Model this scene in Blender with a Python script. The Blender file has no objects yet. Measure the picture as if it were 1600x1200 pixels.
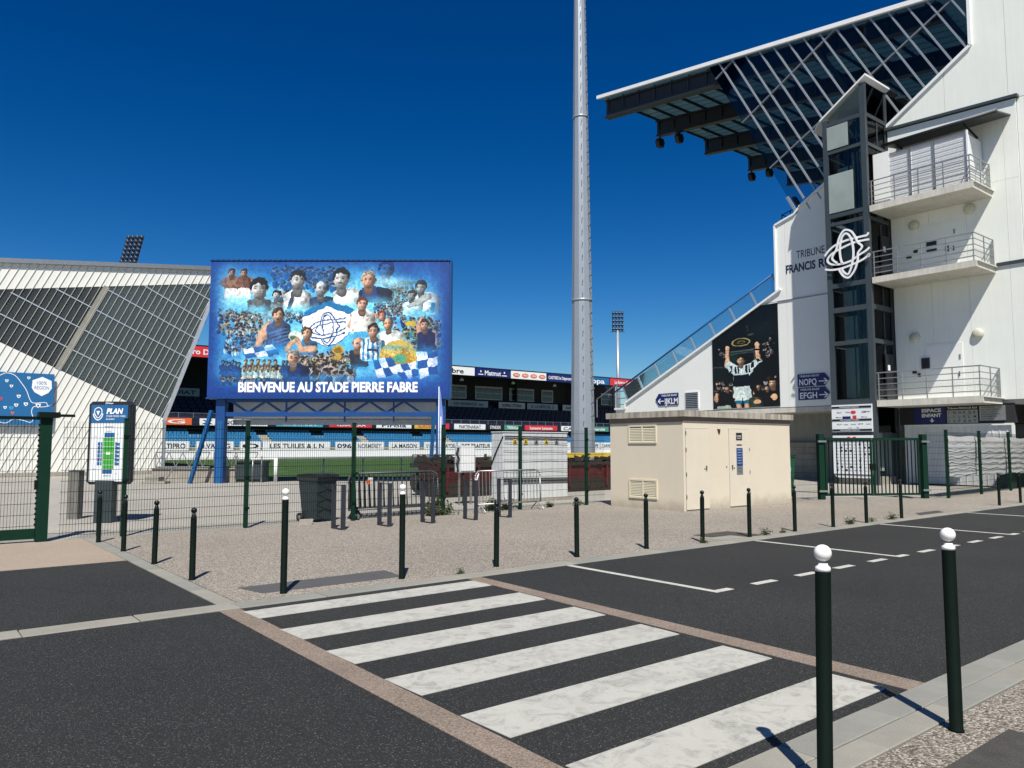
import bpy, bmesh, math, random
import numpy as np
from mathutils import Vector, Matrix
R = random.Random(7)
SC = bpy.context.scene
COL = SC.collection
# ------------------------------------------------------------------ camera
# world axes: X runs along the road, Y across it towards the pitch, Z up; the camera stands over the origin
YAW = math.atan2(.625, .7806); TH = math.atan(96 / 1200.)
cam = bpy.data.cameras.new('camera'); camo = bpy.data.objects.new('camera', cam); COL.objects.link(camo)
cam.sensor_width = 36; cam.lens = 27; cam.clip_start = .05; cam.clip_end = 6000
camo.location = (0, 0, 1.75)
camo.rotation_euler = Vector((math.sin(YAW) * math.cos(TH), math.cos(YAW) * math.cos(TH), math.sin(TH))).to_track_quat('-Z', 'Y').to_euler()
SC.camera = camo
# ------------------------------------------------------------------ world and sun
SUN_AZ = math.radians(34.5); SUN_EL = math.radians(54.5)      # the way the light travels, from +Y towards +X
w = bpy.data.worlds.new('World'); SC.world = w; w.use_nodes = True
nt = w.node_tree; bg = nt.nodes['Background']
sky = nt.nodes.new('ShaderNodeTexSky'); sky.sky_type = 'NISHITA'; sky.sun_disc = False
sky.sun_elevation = SUN_EL; sky.sun_rotation = SUN_AZ + math.pi
sky.air_density = 1.0; sky.dust_density = .4; sky.ozone_density = 3.5; sky.altitude = 300
hs = nt.nodes.new('ShaderNodeHueSaturation'); hs.inputs['Saturation'].default_value = 1.44
k0 = nt.nodes.new('ShaderNodeVectorMath'); k0.operation = 'SCALE'; k0.inputs['Scale'].default_value = .05
gm = nt.nodes.new('ShaderNodeGamma'); gm.inputs['Gamma'].default_value = 1.3
k1 = nt.nodes.new('ShaderNodeVectorMath'); k1.operation = 'SCALE'; k1.inputs['Scale'].default_value = 37.
for p_, q_ in ((sky.outputs[0], hs.inputs['Color']), (hs.outputs[0], k0.inputs[0]), (k0.outputs[0], gm.inputs['Color']), (gm.outputs[0], k1.inputs[0]), (k1.outputs[0], bg.inputs['Color'])): nt.links.new(p_, q_)
bg.inputs['Strength'].default_value = .05
sl = bpy.data.lights.new('sun', 'SUN'); sl.energy = 5.0; sl.angle = math.radians(.53); sl.color = (1, .95, .86)
so = bpy.data.objects.new('sun', sl); COL.objects.link(so); so.location = (-20, -30, 60)
so.rotation_euler = Vector((math.sin(SUN_AZ) * math.cos(SUN_EL), math.cos(SUN_AZ) * math.cos(SUN_EL), -math.sin(SUN_EL))).to_track_quat('-Z', 'Y').to_euler()
SC.view_settings.view_transform = 'Standard'; SC.view_settings.look = 'None'; SC.view_settings.gamma = 1
SC.view_settings.exposure = .4; SC.view_settings.use_curve_mapping = False
SC.cycles.transparent_max_bounces = 24; SC.cycles.max_bounces = 8

# ------------------------------------------------------------------ materials
def pm(name, col, rough=.6, metal=0, var=.12, grime=0., gh=.35, scale=2.5, bump=0., bscale=60, streak=0., spec=.5, coat=0, fine=0., fscale=80):
    m = bpy.data.materials.new(name); m.use_nodes = True
    t = m.node_tree; n = t.nodes; L = t.links; b = n['Principled BSDF']
    b.inputs['Roughness'].default_value = rough; b.inputs['Metallic'].default_value = metal
    b.inputs['Specular IOR Level'].default_value = spec; b.inputs['Coat Weight'].default_value = coat
    tc = n.new('ShaderNodeTexCoord')
    nz = n.new('ShaderNodeTexNoise'); nz.inputs['Scale'].default_value = scale; nz.inputs['Detail'].default_value = 8; nz.inputs['Roughness'].default_value = .65
    L.new(tc.outputs['Object'], nz.inputs['Vector'])
    mr = n.new('ShaderNodeMapRange'); mr.inputs['From Min'].default_value = .3; mr.inputs['From Max'].default_value = .7
    mr.inputs['To Min'].default_value = 1 - var; mr.inputs['To Max'].default_value = 1 + var
    L.new(nz.outputs['Fac'], mr.inputs['Value'])
    last = mr.outputs[0]
    def mul(sock):
        nonlocal last
        q = n.new('ShaderNodeMath'); q.operation = 'MULTIPLY'; L.new(last, q.inputs[0]); L.new(sock, q.inputs[1]); last = q.outputs[0]
    if fine:
        f2 = n.new('ShaderNodeTexNoise'); f2.inputs['Scale'].default_value = fscale; f2.inputs['Detail'].default_value = 3
        L.new(tc.outputs['Object'], f2.inputs['Vector'])
        m2 = n.new('ShaderNodeMapRange'); m2.inputs['From Min'].default_value = .3; m2.inputs['From Max'].default_value = .7
        m2.inputs['To Min'].default_value = 1 - fine; m2.inputs['To Max'].default_value = 1 + fine
        L.new(f2.outputs['Fac'], m2.inputs['Value']); mul(m2.outputs[0])
    if streak:
        mp = n.new('ShaderNodeMapping'); mp.inputs['Scale'].default_value = (4, 4, .18)
        L.new(tc.outputs['Object'], mp.inputs['Vector'])
        s2 = n.new('ShaderNodeTexNoise'); s2.inputs['Scale'].default_value = 2.2; s2.inputs['Detail'].default_value = 6
        L.new(mp.outputs[0], s2.inputs['Vector'])
        m3 = n.new('ShaderNodeMapRange'); m3.inputs['From Min'].default_value = .35; m3.inputs['From Max'].default_value = .62
        m3.inputs['To Min'].default_value = 1 - streak; m3.inputs['To Max'].default_value = 1.02
        L.new(s2.outputs['Fac'], m3.inputs['Value']); mul(m3.outputs[0])
    if grime:       # splash dirt of uneven height at the foot
        sz = n.new('ShaderNodeSeparateXYZ'); L.new(tc.outputs['Object'], sz.inputs[0])
        g1 = n.new('ShaderNodeTexNoise'); g1.inputs['Scale'].default_value = 3.5; g1.inputs['Detail'].default_value = 9; g1.inputs['Roughness'].default_value = .7; L.new(tc.outputs['Object'], g1.inputs['Vector'])
        ad = n.new('ShaderNodeMath'); ad.operation = 'MULTIPLY_ADD'; L.new(g1.outputs['Fac'], ad.inputs[0]); ad.inputs[1].default_value = -1.1 * gh; L.new(sz.outputs['Z'], ad.inputs[2])
        m4 = n.new('ShaderNodeMapRange'); m4.interpolation_type = 'SMOOTHSTEP'; m4.inputs['From Min'].default_value = -.6 * gh; m4.inputs['From Max'].default_value = .35 * gh
        m4.inputs['To Min'].default_value = 1 - grime; m4.inputs['To Max'].default_value = 1; L.new(ad.outputs[0], m4.inputs['Value']); mul(m4.outputs[0])
    mx = n.new('ShaderNodeVectorMath'); mx.operation = 'SCALE'; mx.inputs[0].default_value = col[:3]
    L.new(last, mx.inputs['Scale']); L.new(mx.outputs[0], b.inputs['Base Color'])
    if bump:
        b2 = n.new('ShaderNodeTexNoise'); b2.inputs['Scale'].default_value = bscale; b2.inputs['Detail'].default_value = 4
        L.new(tc.outputs['Object'], b2.inputs['Vector'])
        bp = n.new('ShaderNodeBump'); bp.inputs['Strength'].default_value = bump; bp.inputs['Distance'].default_value = .01
        L.new(b2.outputs['Fac'], bp.inputs['Height']); L.new(bp.outputs[0], b.inputs['Normal'])
    return m

def glass(name, tint, gloss=.9, rough=.02, diff=0., dcol=(.5, .5, .5)):
    m = bpy.data.materials.new(name); m.use_nodes = True
    t = m.node_tree; n = t.nodes; L = t.links
    for q in list(n):
        if q.type != 'OUTPUT_MATERIAL': n.remove(q)
    out = [q for q in n if q.type == 'OUTPUT_MATERIAL'][0]
    tr = n.new('ShaderNodeBsdfTransparent'); tr.inputs[0].default_value = (*tint, 1)
    gl = n.new('ShaderNodeBsdfGlossy'); gl.inputs['Roughness'].default_value = rough; gl.inputs['Color'].default_value = (gloss, gloss, gloss, 1)
    fr = n.new('ShaderNodeFresnel'); fr.inputs['IOR'].default_value = 1.5
    mx = n.new('ShaderNodeMixShader'); L.new(fr.outputs[0], mx.inputs[0]); L.new(tr.outputs[0], mx.inputs[1]); L.new(gl.outputs[0], mx.inputs[2])
    res = mx.outputs[0]
    if diff:
        df = n.new('ShaderNodeBsdfDiffuse'); df.inputs[0].default_value = (*dcol, 1)
        tl = n.new('ShaderNodeBsdfTranslucent'); tl.inputs[0].default_value = (*dcol, 1)
        m0 = n.new('ShaderNodeMixShader'); m0.inputs[0].default_value = .5; L.new(df.outputs[0], m0.inputs[1]); L.new(tl.outputs[0], m0.inputs[2])
        tc = n.new('ShaderNodeTexCoord'); nz = n.new('ShaderNodeTexNoise'); nz.inputs['Scale'].default_value = .6; nz.inputs['Detail'].default_value = 6
        L.new(tc.outputs['Object'], nz.inputs['Vector'])
        mr = n.new('ShaderNodeMapRange'); mr.inputs['To Min'].default_value = diff * .6; mr.inputs['To Max'].default_value = diff * 1.4
        L.new(nz.outputs['Fac'], mr.inputs['Value'])
        m1 = n.new('ShaderNodeMixShader'); L.new(mr.outputs[0], m1.inputs[0]); L.new(res, m1.inputs[1]); L.new(m0.outputs[0], m1.inputs[2]); res = m1.outputs[0]
    L.new(res, out.inputs[0])
    return m

def speckle(name, stops, scale, dist_bump, rough=.85, big=.12, bigscale=.5, spark=0., patch=None):
    """aggregate: voronoi cells coloured at random, large-scale tone drift, bump"""
    m = bpy.data.materials.new(name); m.use_nodes = True
    t = m.node_tree; n = t.nodes; L = t.links; b = n['Principled BSDF']; b.inputs['Roughness'].default_value = rough
    b.inputs['Specular IOR Level'].default_value = .35
    tc = n.new('ShaderNodeTexCoord')
    vo = n.new('ShaderNodeTexVoronoi'); vo.inputs['Scale'].default_value = scale; L.new(tc.outputs['Object'], vo.inputs['Vector'])
    sp = n.new('ShaderNodeSeparateColor'); L.new(vo.outputs['Color'], sp.inputs[0])
    cr = n.new('ShaderNodeValToRGB'); e = cr.color_ramp.elements
    while len(e) < len(stops): e.new(.5)
    for k, (p, c) in enumerate(stops): e[k].position = p; e[k].color = (*c, 1)
    L.new(sp.outputs[0], cr.inputs[0])
    nz = n.new('ShaderNodeTexNoise'); nz.inputs['Scale'].default_value = bigscale; nz.inputs['Detail'].default_value = 9; nz.inputs['Roughness'].default_value = .6
    L.new(tc.outputs['Object'], nz.inputs['Vector'])
    mr = n.new('ShaderNodeMapRange'); mr.inputs['From Min'].default_value = .3; mr.inputs['From Max'].default_value = .7
    mr.inputs['To Min'].default_value = 1 - big; mr.inputs['To Max'].default_value = 1 + big; L.new(nz.outputs['Fac'], mr.inputs['Value'])
    mx = n.new('ShaderNodeVectorMath'); mx.operation = 'SCALE'; L.new(cr.outputs[0], mx.inputs[0]); L.new(mr.outputs[0], mx.inputs['Scale'])
    L.new(mx.outputs[0], b.inputs['Base Color'])
    bp = n.new('ShaderNodeBump'); bp.inputs['Strength'].default_value = dist_bump; bp.inputs['Distance'].default_value = .008
    L.new(vo.outputs['Distance'], bp.inputs['Height']); bp.invert = True
    L.new(bp.outputs[0], b.inputs['Normal'])
    return m

def stripe_mat(name, col, wear_col):
    m = bpy.data.materials.new(name); m.use_nodes = True
    t = m.node_tree; n = t.nodes; L = t.links; b = n['Principled BSDF']; b.inputs['Roughness'].default_value = .75
    tc = n.new('ShaderNodeTexCoord')
    wv = n.new('ShaderNodeTexWave'); wv.wave_type = 'RINGS'; wv.inputs['Scale'].default_value = 13; wv.inputs['Distortion'].default_value = 3; wv.inputs['Detail'].default_value = 4; wv.inputs['Detail Scale'].default_value = .8
    n1 = n.new('ShaderNodeTexNoise'); n1.inputs['Scale'].default_value = 1.6; n1.inputs['Detail'].default_value = 6; n1.inputs['Distortion'].default_value = .8
    n2 = n.new('ShaderNodeTexNoise'); n2.inputs['Scale'].default_value = 90; n2.inputs['Detail'].default_value = 4
    n3 = n.new('ShaderNodeTexNoise'); n3.inputs['Scale'].default_value = 5; n3.inputs['Detail'].default_value = 10; n3.inputs['Roughness'].default_value = .75; n3.inputs['Distortion'].default_value = 1.5
    for q in (wv, n1, n2, n3): L.new(tc.outputs['Object'], q.inputs['Vector'])
    def rng(s, a, c, lo, hi):
        r = n.new('ShaderNodeMapRange'); r.inputs['From Min'].default_value = a; r.inputs['From Max'].default_value = c
        r.inputs['To Min'].default_value = lo; r.inputs['To Max'].default_value = hi; L.new(s, r.inputs['Value']); return r.outputs[0]
    def mth(op, a, c):
        q = n.new('ShaderNodeMath'); q.operation = op; q.use_clamp = True; L.new(a, q.inputs[0]); L.new(c, q.inputs[1]); return q.outputs[0]
    a = mth('MULTIPLY', rng(wv.outputs['Fac'], .55, 1, 0, .42), rng(n1.outputs['Fac'], .5, .68, 0, 1))
    c = rng(n3.outputs['Fac'], .47, .78, 0, 1)
    d = rng(n2.outputs['Fac'], .62, .72, 0, .35)
    wr = mth('ADD', mth('ADD', a, c), d)
    mx = n.new('ShaderNodeMix'); mx.data_type = 'RGBA'; L.new(wr, mx.inputs[0]); mx.inputs[6].default_value = (*col, 1); mx.inputs[7].default_value = (*wear_col, 1)
    L.new(mx.outputs[2], b.inputs['Base Color'])
    bp = n.new('ShaderNodeBump'); bp.inputs['Strength'].default_value = .3; bp.inputs['Distance'].default_value = .004
    L.new(n2.outputs['Fac'], bp.inputs['Height']); L.new(bp.outputs[0], b.inputs['Normal'])
    return m

def img_mat(name, arr, rough=.45):
    h, wd = arr.shape[:2]
    im = bpy.data.images.new(name, wd, h); im.colorspace_settings.name = 'sRGB'
    px = np.ones((h, wd, 4), dtype=np.float32); px[..., :3] = np.clip(arr[::-1], 0, 1)
    im.pixels.foreach_set(px.ravel()); im.update(); im.pack()
    m = bpy.data.materials.new(name); m.use_nodes = True
    t = m.node_tree; b = t.nodes['Principled BSDF']; b.inputs['Roughness'].default_value = rough
    ti = t.nodes.new('ShaderNodeTexImage'); ti.image = im; ti.extension = 'EXTEND'
    t.links.new(ti.outputs[0], b.inputs['Base Color'])
    return m

ASPH = [(0, (.010, .0102, .0098)), (.5, (.0185, .019, .0182)), (.93, (.029, .0292, .028)), (1, (.13, .13, .12))]
M = {}
M['asphalt'] = speckle('asphalt', ASPH, 150, .6, .8, .2, .3)
M['asphalt2'] = speckle('driveway_asphalt', [(p, tuple(x * 1.05 for x in c)) for p, c in ASPH], 150, .6, .8, .2, .35)
M['gravel'] = speckle('washed_gravel_concrete', [(0, (.07, .06, .05)), (.3, (.185, .165, .137)), (.7, (.295, .262, .22)), (1, (.46, .415, .36))], 80, .9, .85, .09, .35)
M['gravel2'] = speckle('coarse_gravel_concrete', [(0, (.06, .05, .04)), (.3, (.15, .132, .108)), (.7, (.26, .23, .19)), (1, (.44, .40, .34))], 75, 1., .85, .09, .6)
M['forecourt'] = speckle('pale_forecourt_concrete', [(0, (.24, .23, .20)), (.5, (.30, .285, .25)), (1, (.37, .35, .31))], 60, .3, .85, .1, .3)
M['tan'] = speckle('tan_concrete', [(0, (.24, .195, .15)), (.5, (.30, .245, .19)), (1, (.36, .30, .24))], 90, .3, .85, .08, .5)
M['tan_strip'] = speckle('tan_border_concrete', [(0, (.13, .097, .075)), (.5, (.20, .157, .125)), (1, (.28, .23, .19))], 120, .4, .85, .12, 1.5)
M['kerb'] = pm('kerb_concrete', (.245, .235, .20), .85, var=.16, scale=1.8, bump=.3, bscale=90, fine=.15, fscale=160)
M['kerb2'] = pm('kerb_concrete_grey', (.215, .215, .19), .85, var=.16, scale=1.8, bump=.3, bscale=90, fine=.15, fscale=160)
M['paint'] = stripe_mat('zebra_paint', (.41, .405, .365), (.17, .168, .148))
M['line'] = stripe_mat('line_paint', (.47, .465, .42), (.22, .22, .20))
M['rubber'] = pm('grey_tactile_rubber', (.072, .072, .073), .8, var=.1, bump=.6, bscale=70, fine=.2)
M['darkslab'] = pm('dark_tactile_slab', (.05, .047, .04), .85, var=.25, scale=6, bump=.7, bscale=90, fine=.3, fscale=120)
M['bollard'] = pm('bollard_dark_green', (.003, .0075, .0055), .7, var=.15, scale=9, coat=.0, spec=.07)
M['ballblack'] = pm('bollard_black', (.004, .006, .005), .3, var=.1, spec=.35)
M['ballwhite'] = pm('bollard_white', (.80, .79, .76), .35, var=.04, scale=12)
M['green'] = pm('fence_green', (.005, .028, .016), .6, var=.12, scale=6, spec=.12)
M['wire'] = pm('fence_wire_green', (.004, .011, .008), .6, var=.1, spec=.1)
M['slate'] = pm('hoop_slate', (.022, .024, .032), .5, var=.12, scale=8)
M['kiosk'] = pm('kiosk_beige_render', (.63, .56, .435), .85, var=.035, scale=1.2, streak=.0, grime=.35, gh=.45, bump=.15, bscale=120)
M['kiosk_door'] = pm('kiosk_beige_door', (.64, .575, .455), .55, var=.04)
M['kiosk_vent'] = pm('kiosk_vent', (.62, .56, .40), .6, var=.05)
M['roofconc'] = pm('stained_roof_concrete', (.42, .38, .315), .9, var=.16, scale=5, streak=.45, bump=.3)
M['undereave'] = pm('brown_eave_band', (.20, .155, .12), .9, var=.1)
M['wall'] = pm('white_painted_concrete', (.76, .785, .73), .7, var=.03, scale=.7, streak=.015, bump=.1, bscale=40)
M['wall2'] = pm('white_painted_panel', (.76, .775, .74), .6, var=.025, scale=.6)
M['slab'] = pm('balcony_concrete', (.56, .54, .47), .85, var=.12, scale=2, streak=.12)
M['greywall'] = pm('grey_concrete', (.25, .26, .25), .85, var=.1, scale=1, streak=.12)
M['darkband'] = pm('dark_ground_floor_band', (.022, .021, .024), .7, var=.15)  # dark colour of the fascia band under the lowest balcony
M['white'] = pm('white_paint', (.78, .79, .78), .45, var=.04)
M['offwhite'] = pm('off_white_sheet', (.66, .68, .67), .5, var=.06, streak=.06)
M['clad'] = pm('white_cladding', (.72, .72, .67), .5, var=.03, scale=.6, streak=.015)
M['rib'] = pm('cladding_rib', (.50, .50, .47), .5, var=.08)
M['alu'] = pm('light_aluminium', (.62, .65, .68), .4, metal=.6, var=.06)
M['galv'] = pm('galvanised_steel', (.33, .34, .34), .42, metal=.7, var=.15, scale=9)
M['steel'] = pm('dark_grey_steel', (.042, .055, .062), .42, var=.1, scale=3)
M['steelblk'] = pm('black_steel', (.014, .015, .017), .5, var=.1)
M['mast'] = pm('mast_grey_paint', (.30, .335, .37), .42, metal=.35, var=.05, scale=1)
M['blue'] = pm('billboard_blue', (.003, .048, .19), .45, var=.08)
M['bluel'] = pm('billboard_post_blue', (.003, .085, .25), .5, var=.08)
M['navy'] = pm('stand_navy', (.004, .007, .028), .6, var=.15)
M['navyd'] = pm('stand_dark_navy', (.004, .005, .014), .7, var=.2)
M['seat'] = pm('seat_blue', (.03, .20, .40), .5, var=.1, scale=.8)
M['grass'] = speckle('pitch_turf', [(0, (.012, .035, .006)), (.5, (.03, .075, .012)), (1, (.055, .115, .02))], 25, .3, .9, .2, .15)
M['signblue'] = pm('sign_blue', (.005, .016, .12), .45, var=.06)
M['mapblue'] = pm('map_blue', (.012, .12, .30), .45, var=.05)
M['mapblue2'] = pm('plan_blue', (.015, .105, .26), .4, var=.05)
M['letter'] = pm('white_lettering', (.80, .81, .82), .5, var=.03)
M['navyletter'] = pm('navy_lettering', (.012, .014, .06), .5, var=.05)
M['black'] = pm('black_print', (.012, .012, .013), .5, var=.1)
M['panel'] = pm('white_board', (.72, .75, .76), .4, var=.04)
M['red'] = pm('advert_red', (.60, .035, .045), .5, var=.06)
M['orange'] = pm('advert_orange', (.70, .13, .035), .5, var=.06)
M['yellow'] = pm('yellow_plastic', (.62, .45, .05), .5, var=.1)
M['cyan'] = pm('advert_cyan', (.05, .36, .50), .5, var=.06)
M['advgreen'] = pm('advert_green', (.06, .25, .17), .5, var=.06)
M['pitchgreen'] = pm('plan_green', (.045, .33, .04), .5, var=.06)
M['oxblood'] = pm('skip_oxblood', (.085, .012, .012), .6, var=.3, scale=3, streak=.35)
M['rust'] = pm('skip_black_rust', (.022, .014, .011), .8, var=.4, scale=7)
M['bin'] = pm('bin_slate_plastic', (.028, .04, .045), .5, var=.12)
M['bingreen'] = pm('bin_green_plastic', (.01, .085, .045), .5, var=.15)
M['tyre'] = pm('black_rubber', (.014, .014, .014), .8, var=.2)
M['stone'] = pm('worn_grey_stone', (.15, .145, .13), .85, var=.25, scale=6, streak=.2)
M['cabinet'] = pm('white_cabinet', (.60, .62, .62), .5, var=.05, streak=.08)
M['tarp'] = pm('white_tarpaulin', (.84, .85, .84), .5, var=.03, bump=.3, bscale=4)
M['lamp'] = pm('lamp_diffuser', (.52, .52, .41), .35, var=.05)
M['flood'] = pm('floodlight_grey', (.06, .075, .11), .35, metal=.4, var=.1)
M['soffit'] = pm('roof_sheet', (.20, .265, .30), .5, var=.08, scale=1.5)
t_ = M['soffit'].node_tree; b_ = t_.nodes['Principled BSDF']; x_ = t_.nodes.new('ShaderNodeMixShader'); tl_ = t_.nodes.new('ShaderNodeBsdfTranslucent'); tl_.inputs[0].default_value = (.20, .32, .38, 1); x_.inputs[0].default_value = .45
t_.links.new(b_.outputs[0], x_.inputs[1]); t_.links.new(tl_.outputs[0], x_.inputs[2]); t_.links.new(x_.outputs[0], [q for q in t_.nodes if q.type == 'OUTPUT_MATERIAL'][0].inputs[0])
M['galv_shade'] = pm('shaded_galvanised_steel', (.13, .135, .135), .5, metal=.5, var=.2, scale=9)  # darker copy of galv; shade inside the barrier stack put into the colour
M['weed'] = pm('weed_leaf', (.03, .06, .016), .7, var=.35, scale=20)
M['drystem'] = pm('dry_stem', (.10, .085, .05), .8, var=.3, scale=20)
M['flag'] = pm('pale_flag', (.14, .22, .50), .6, var=.25, scale=3)
M['conc'] = pm('old_concrete', (.30, .275, .235), .9, var=.2, scale=2, streak=.15, bump=.3)
M['frost'] = glass('frosted_panel', (.75, .85, .83), .5, .25, .75, (.62, .70, .68))
M['liner'] = pm('lit_interior_backing', (.55, .57, .54), .7, var=.1, scale=.5)  # pale tone stands in for the lit interior behind the panes
M['backing_shade'] = pm('shaded_interior_backing', (.02, .024, .022), .7, var=.2, scale=.5)  # near-black tone stands in for the shaded interior
M['glass'] = glass('clear_glass', (.80, .86, .85), .45)
M['gridglass'] = glass('tinted_end_glazing', (.78, .82, .84), .30, .03)
M['poly'] = glass('polycarbonate', (.92, .96, .94), .3, .2, .14, (.50, .54, .52))
M['balus'] = glass('balustrade_glass', (.80, .92, .93), .9, .02, .05, (.6, .7, .75))
M['dglass'] = pm('dark_window', (.02, .035, .05), .12, var=.1, spec=.8)
M['liftcar'] = pm('lift_interior', (.34, .41, .385), .5, var=.1)

# ------------------------------------------------------------------ mesh building
ORG = {}
class MB:
    def __init__(s): s.v = []; s.f = []; s.sm = []
    def add(s, vs, fs, smooth=False):
        o = len(s.v); s.v += [tuple(map(float, q)) for q in vs]; s.f += [tuple(i + o for i in f) for f in fs]
        s.sm += [smooth] * len(fs) if isinstance(smooth, bool) else smooth
        return s
    def box(s, x0, x1, y0, y1, z0, z1):
        return s.add([(x0, y0, z0), (x1, y0, z0), (x1, y1, z0), (x0, y1, z0), (x0, y0, z1), (x1, y0, z1), (x1, y1, z1), (x0, y1, z1)],
                     [(0, 3, 2, 1), (4, 5, 6, 7), (0, 1, 5, 4), (1, 2, 6, 5), (2, 3, 7, 6), (3, 0, 4, 7)])
    def bar(s, a, b, wd, ht=None, up=(0, 0, 1)):
        a = Vector(a); b = Vector(b); d = (b - a).normalized(); up = Vector(up); ht = wd if ht is None else ht
        if abs(d.dot(up)) > .98: up = Vector((0, 1, 0)) if abs(d.y) < .9 else Vector((1, 0, 0))
        sx = d.cross(up).normalized() * (wd / 2); sy = sx.cross(d).normalized() * (ht / 2)
        vs = [p + i * sx + j * sy for p in (a, b) for i, j in ((-1, -1), (1, -1), (1, 1), (-1, 1))]
        return s.add(vs, [(3, 2, 1, 0), (4, 5, 6, 7), (0, 1, 5, 4), (1, 2, 6, 5), (2, 3, 7, 6), (3, 0, 4, 7)])
    def cyl(s, a, b, r0, r1=None, n=12, caps=True):
        a = Vector(a); b = Vector(b); r1 = r0 if r1 is None else r1; d = (b - a).normalized()
        t = Vector((1, 0, 0)) if abs(d.x) < .9 else Vector((0, 1, 0))
        x = d.cross(t).normalized(); y = d.cross(x)
        vs = [p + r * (math.cos(2 * math.pi * k / n) * x + math.sin(2 * math.pi * k / n) * y) for p, r in ((a, r0), (b, r1)) for k in range(n)]
        fs = [(k, (k + 1) % n, n + (k + 1) % n, n + k) for k in range(n)]; sm = [n > 6] * n
        if caps: fs += [tuple(range(n))[::-1], tuple(range(n, 2 * n))]; sm += [False, False]
        return s.add(vs, fs, sm)
    def lathe(s, prof, n=16, c=(0, 0, 0)):
        vs = []; fs = []
        for r, z in prof: vs += [(c[0] + r * math.cos(2 * math.pi * k / n), c[1] + r * math.sin(2 * math.pi * k / n), c[2] + z) for k in range(n)]
        for i in range(len(prof) - 1): fs += [(i * n + k, i * n + (k + 1) % n, (i + 1) * n + (k + 1) % n, (i + 1) * n + k) for k in range(n)]
        m = len(fs); fs += [tuple(range(n))[::-1], tuple(range((len(prof) - 1) * n, len(prof) * n))]
        return s.add(vs, fs, [True] * m + [False, False])
    def sphere(s, c, r, n=18, m=10, sz=1):
        return s.lathe([(max(r * math.sin(math.pi * k / m), .0008), -r * sz * math.cos(math.pi * k / m)) for k in range(m + 1)], n, c)
    def prism(s, pts, vec):
        vec = Vector(vec); n = len(pts); p = [Vector(q) for q in pts]
        return s.add(p + [q + vec for q in p], [tuple(range(n))[::-1], tuple(range(n, 2 * n))] + [(k, (k + 1) % n, n + (k + 1) % n, n + k) for k in range(n)])
    def px(s, pts, x0, x1): return s.prism([(x0, a, b) for a, b in pts], (x1 - x0, 0, 0))     # polygon (y,z) swept along x
    def py(s, pts, y0, y1): return s.prism([(a, y0, b) for a, b in pts], (0, y1 - y0, 0))     # polygon (x,z) swept along y
    def tube(s, path, r, n=6):
        for a, b in zip(path, path[1:]): s.cyl(a, b, r, r, n)
        return s
    def mesh(s, name, org=(0, 0, 0), mat=None, recalc=True):
        me = bpy.data.meshes.new(name); o = Vector(org)
        me.from_pydata([tuple(Vector(q) - o) for q in s.v], [], s.f)
        me.polygons.foreach_set('use_smooth', s.sm)
        if recalc:
            bm = bmesh.new(); bm.from_mesh(me); bmesh.ops.recalc_face_normals(bm, faces=bm.faces); bm.to_mesh(me); bm.free()
        if mat: me.materials.append(M[mat] if isinstance(mat, str) else mat)
        return me
    def build(s, name, mat, parent=None, stuff=False, recalc=True):
        org = ORG[parent.name] if parent else (0, 0, 0)
        o = bpy.data.objects.new(name, s.mesh(name, org, mat, recalc)); COL.objects.link(o)
        if parent: o.parent = parent
        ORG[o.name] = org
        if stuff: o['kind'] = 'stuff'
        return o
def thing(name, label, cat, loc=(0, 0, 0), group=None):
    o = bpy.data.objects.new(name, None); COL.objects.link(o); o.location = loc; o.empty_display_size = .2
    o['label'] = label; o['category'] = cat
    if group: o['group'] = group
    ORG[o.name] = tuple(loc); return o
def tag(o, label, cat, group=None):
    o['label'] = label; o['category'] = cat
    if group: o['group'] = group
    return o
def struct(o): o['kind'] = 'structure'; return o
def inst(me, name, parent, loc, rz=0, rot=None):
    o = bpy.data.objects.new(name, me); COL.objects.link(o); og = ORG[parent.name] if parent else (0, 0, 0)
    o.parent = parent; o.location = Vector(loc) - Vector(og); o.rotation_euler = rot or (0, 0, rz); ORG[o.name] = tuple(loc); return o
def dup(root, loc, rz, label):
    r = root.copy(); COL.objects.link(r); r.location = loc; r.rotation_euler = (0, 0, rz); r['label'] = label; ORG[r.name] = tuple(loc)
    for ch in list(root.children):
        c = ch.copy(); COL.objects.link(c); c.parent = r; ORG[c.name] = tuple(loc)
        for g in list(ch.children):
            d = g.copy(); COL.objects.link(d); d.parent = c
    return r
_tc = {}
def text_mb(txt, bold=0.):
    k = (txt, bold)
    if k not in _tc:
        cu = bpy.data.curves.new('lettering', 'FONT'); cu.body = txt; cu.resolution_u = 3; cu.offset = bold; cu.fill_mode = 'FRONT'
        ob = bpy.data.objects.new('lettering', cu); COL.objects.link(ob)
        dg = bpy.context.evaluated_depsgraph_get(); e = ob.evaluated_get(dg); me = e.to_mesh()
        _tc[k] = ([tuple(v.co) for v in me.vertices], [tuple(p.vertices) for p in me.polygons])
        e.to_mesh_clear(); bpy.data.objects.remove(ob); bpy.data.curves.remove(cu)
    return _tc[k]
def put_text(mb, txt, o, rt, up, h, wd=None, bold=0., lift=.004, slant=0., depth=0.):
    """letters with bottom left at o, cap height h, total width wd, on the plane spanned by rt, up"""
    vs, fs = text_mb(txt, bold)
    if not vs: return
    xs = [q[0] for q in vs]; x0, x1 = min(xs), max(xs); caps = .73
    sx = (wd / (x1 - x0)) if wd else h / caps; sy = h / caps
    o = Vector(o); rt = Vector(rt).normalized(); up = Vector(up).normalized(); n = rt.cross(up)
    base = [o + rt * ((q[0] - x0) * sx + slant * q[1] * sy) + up * (q[1] * sy) + n * lift for q in vs]
    mb.add(base, fs)
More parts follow.
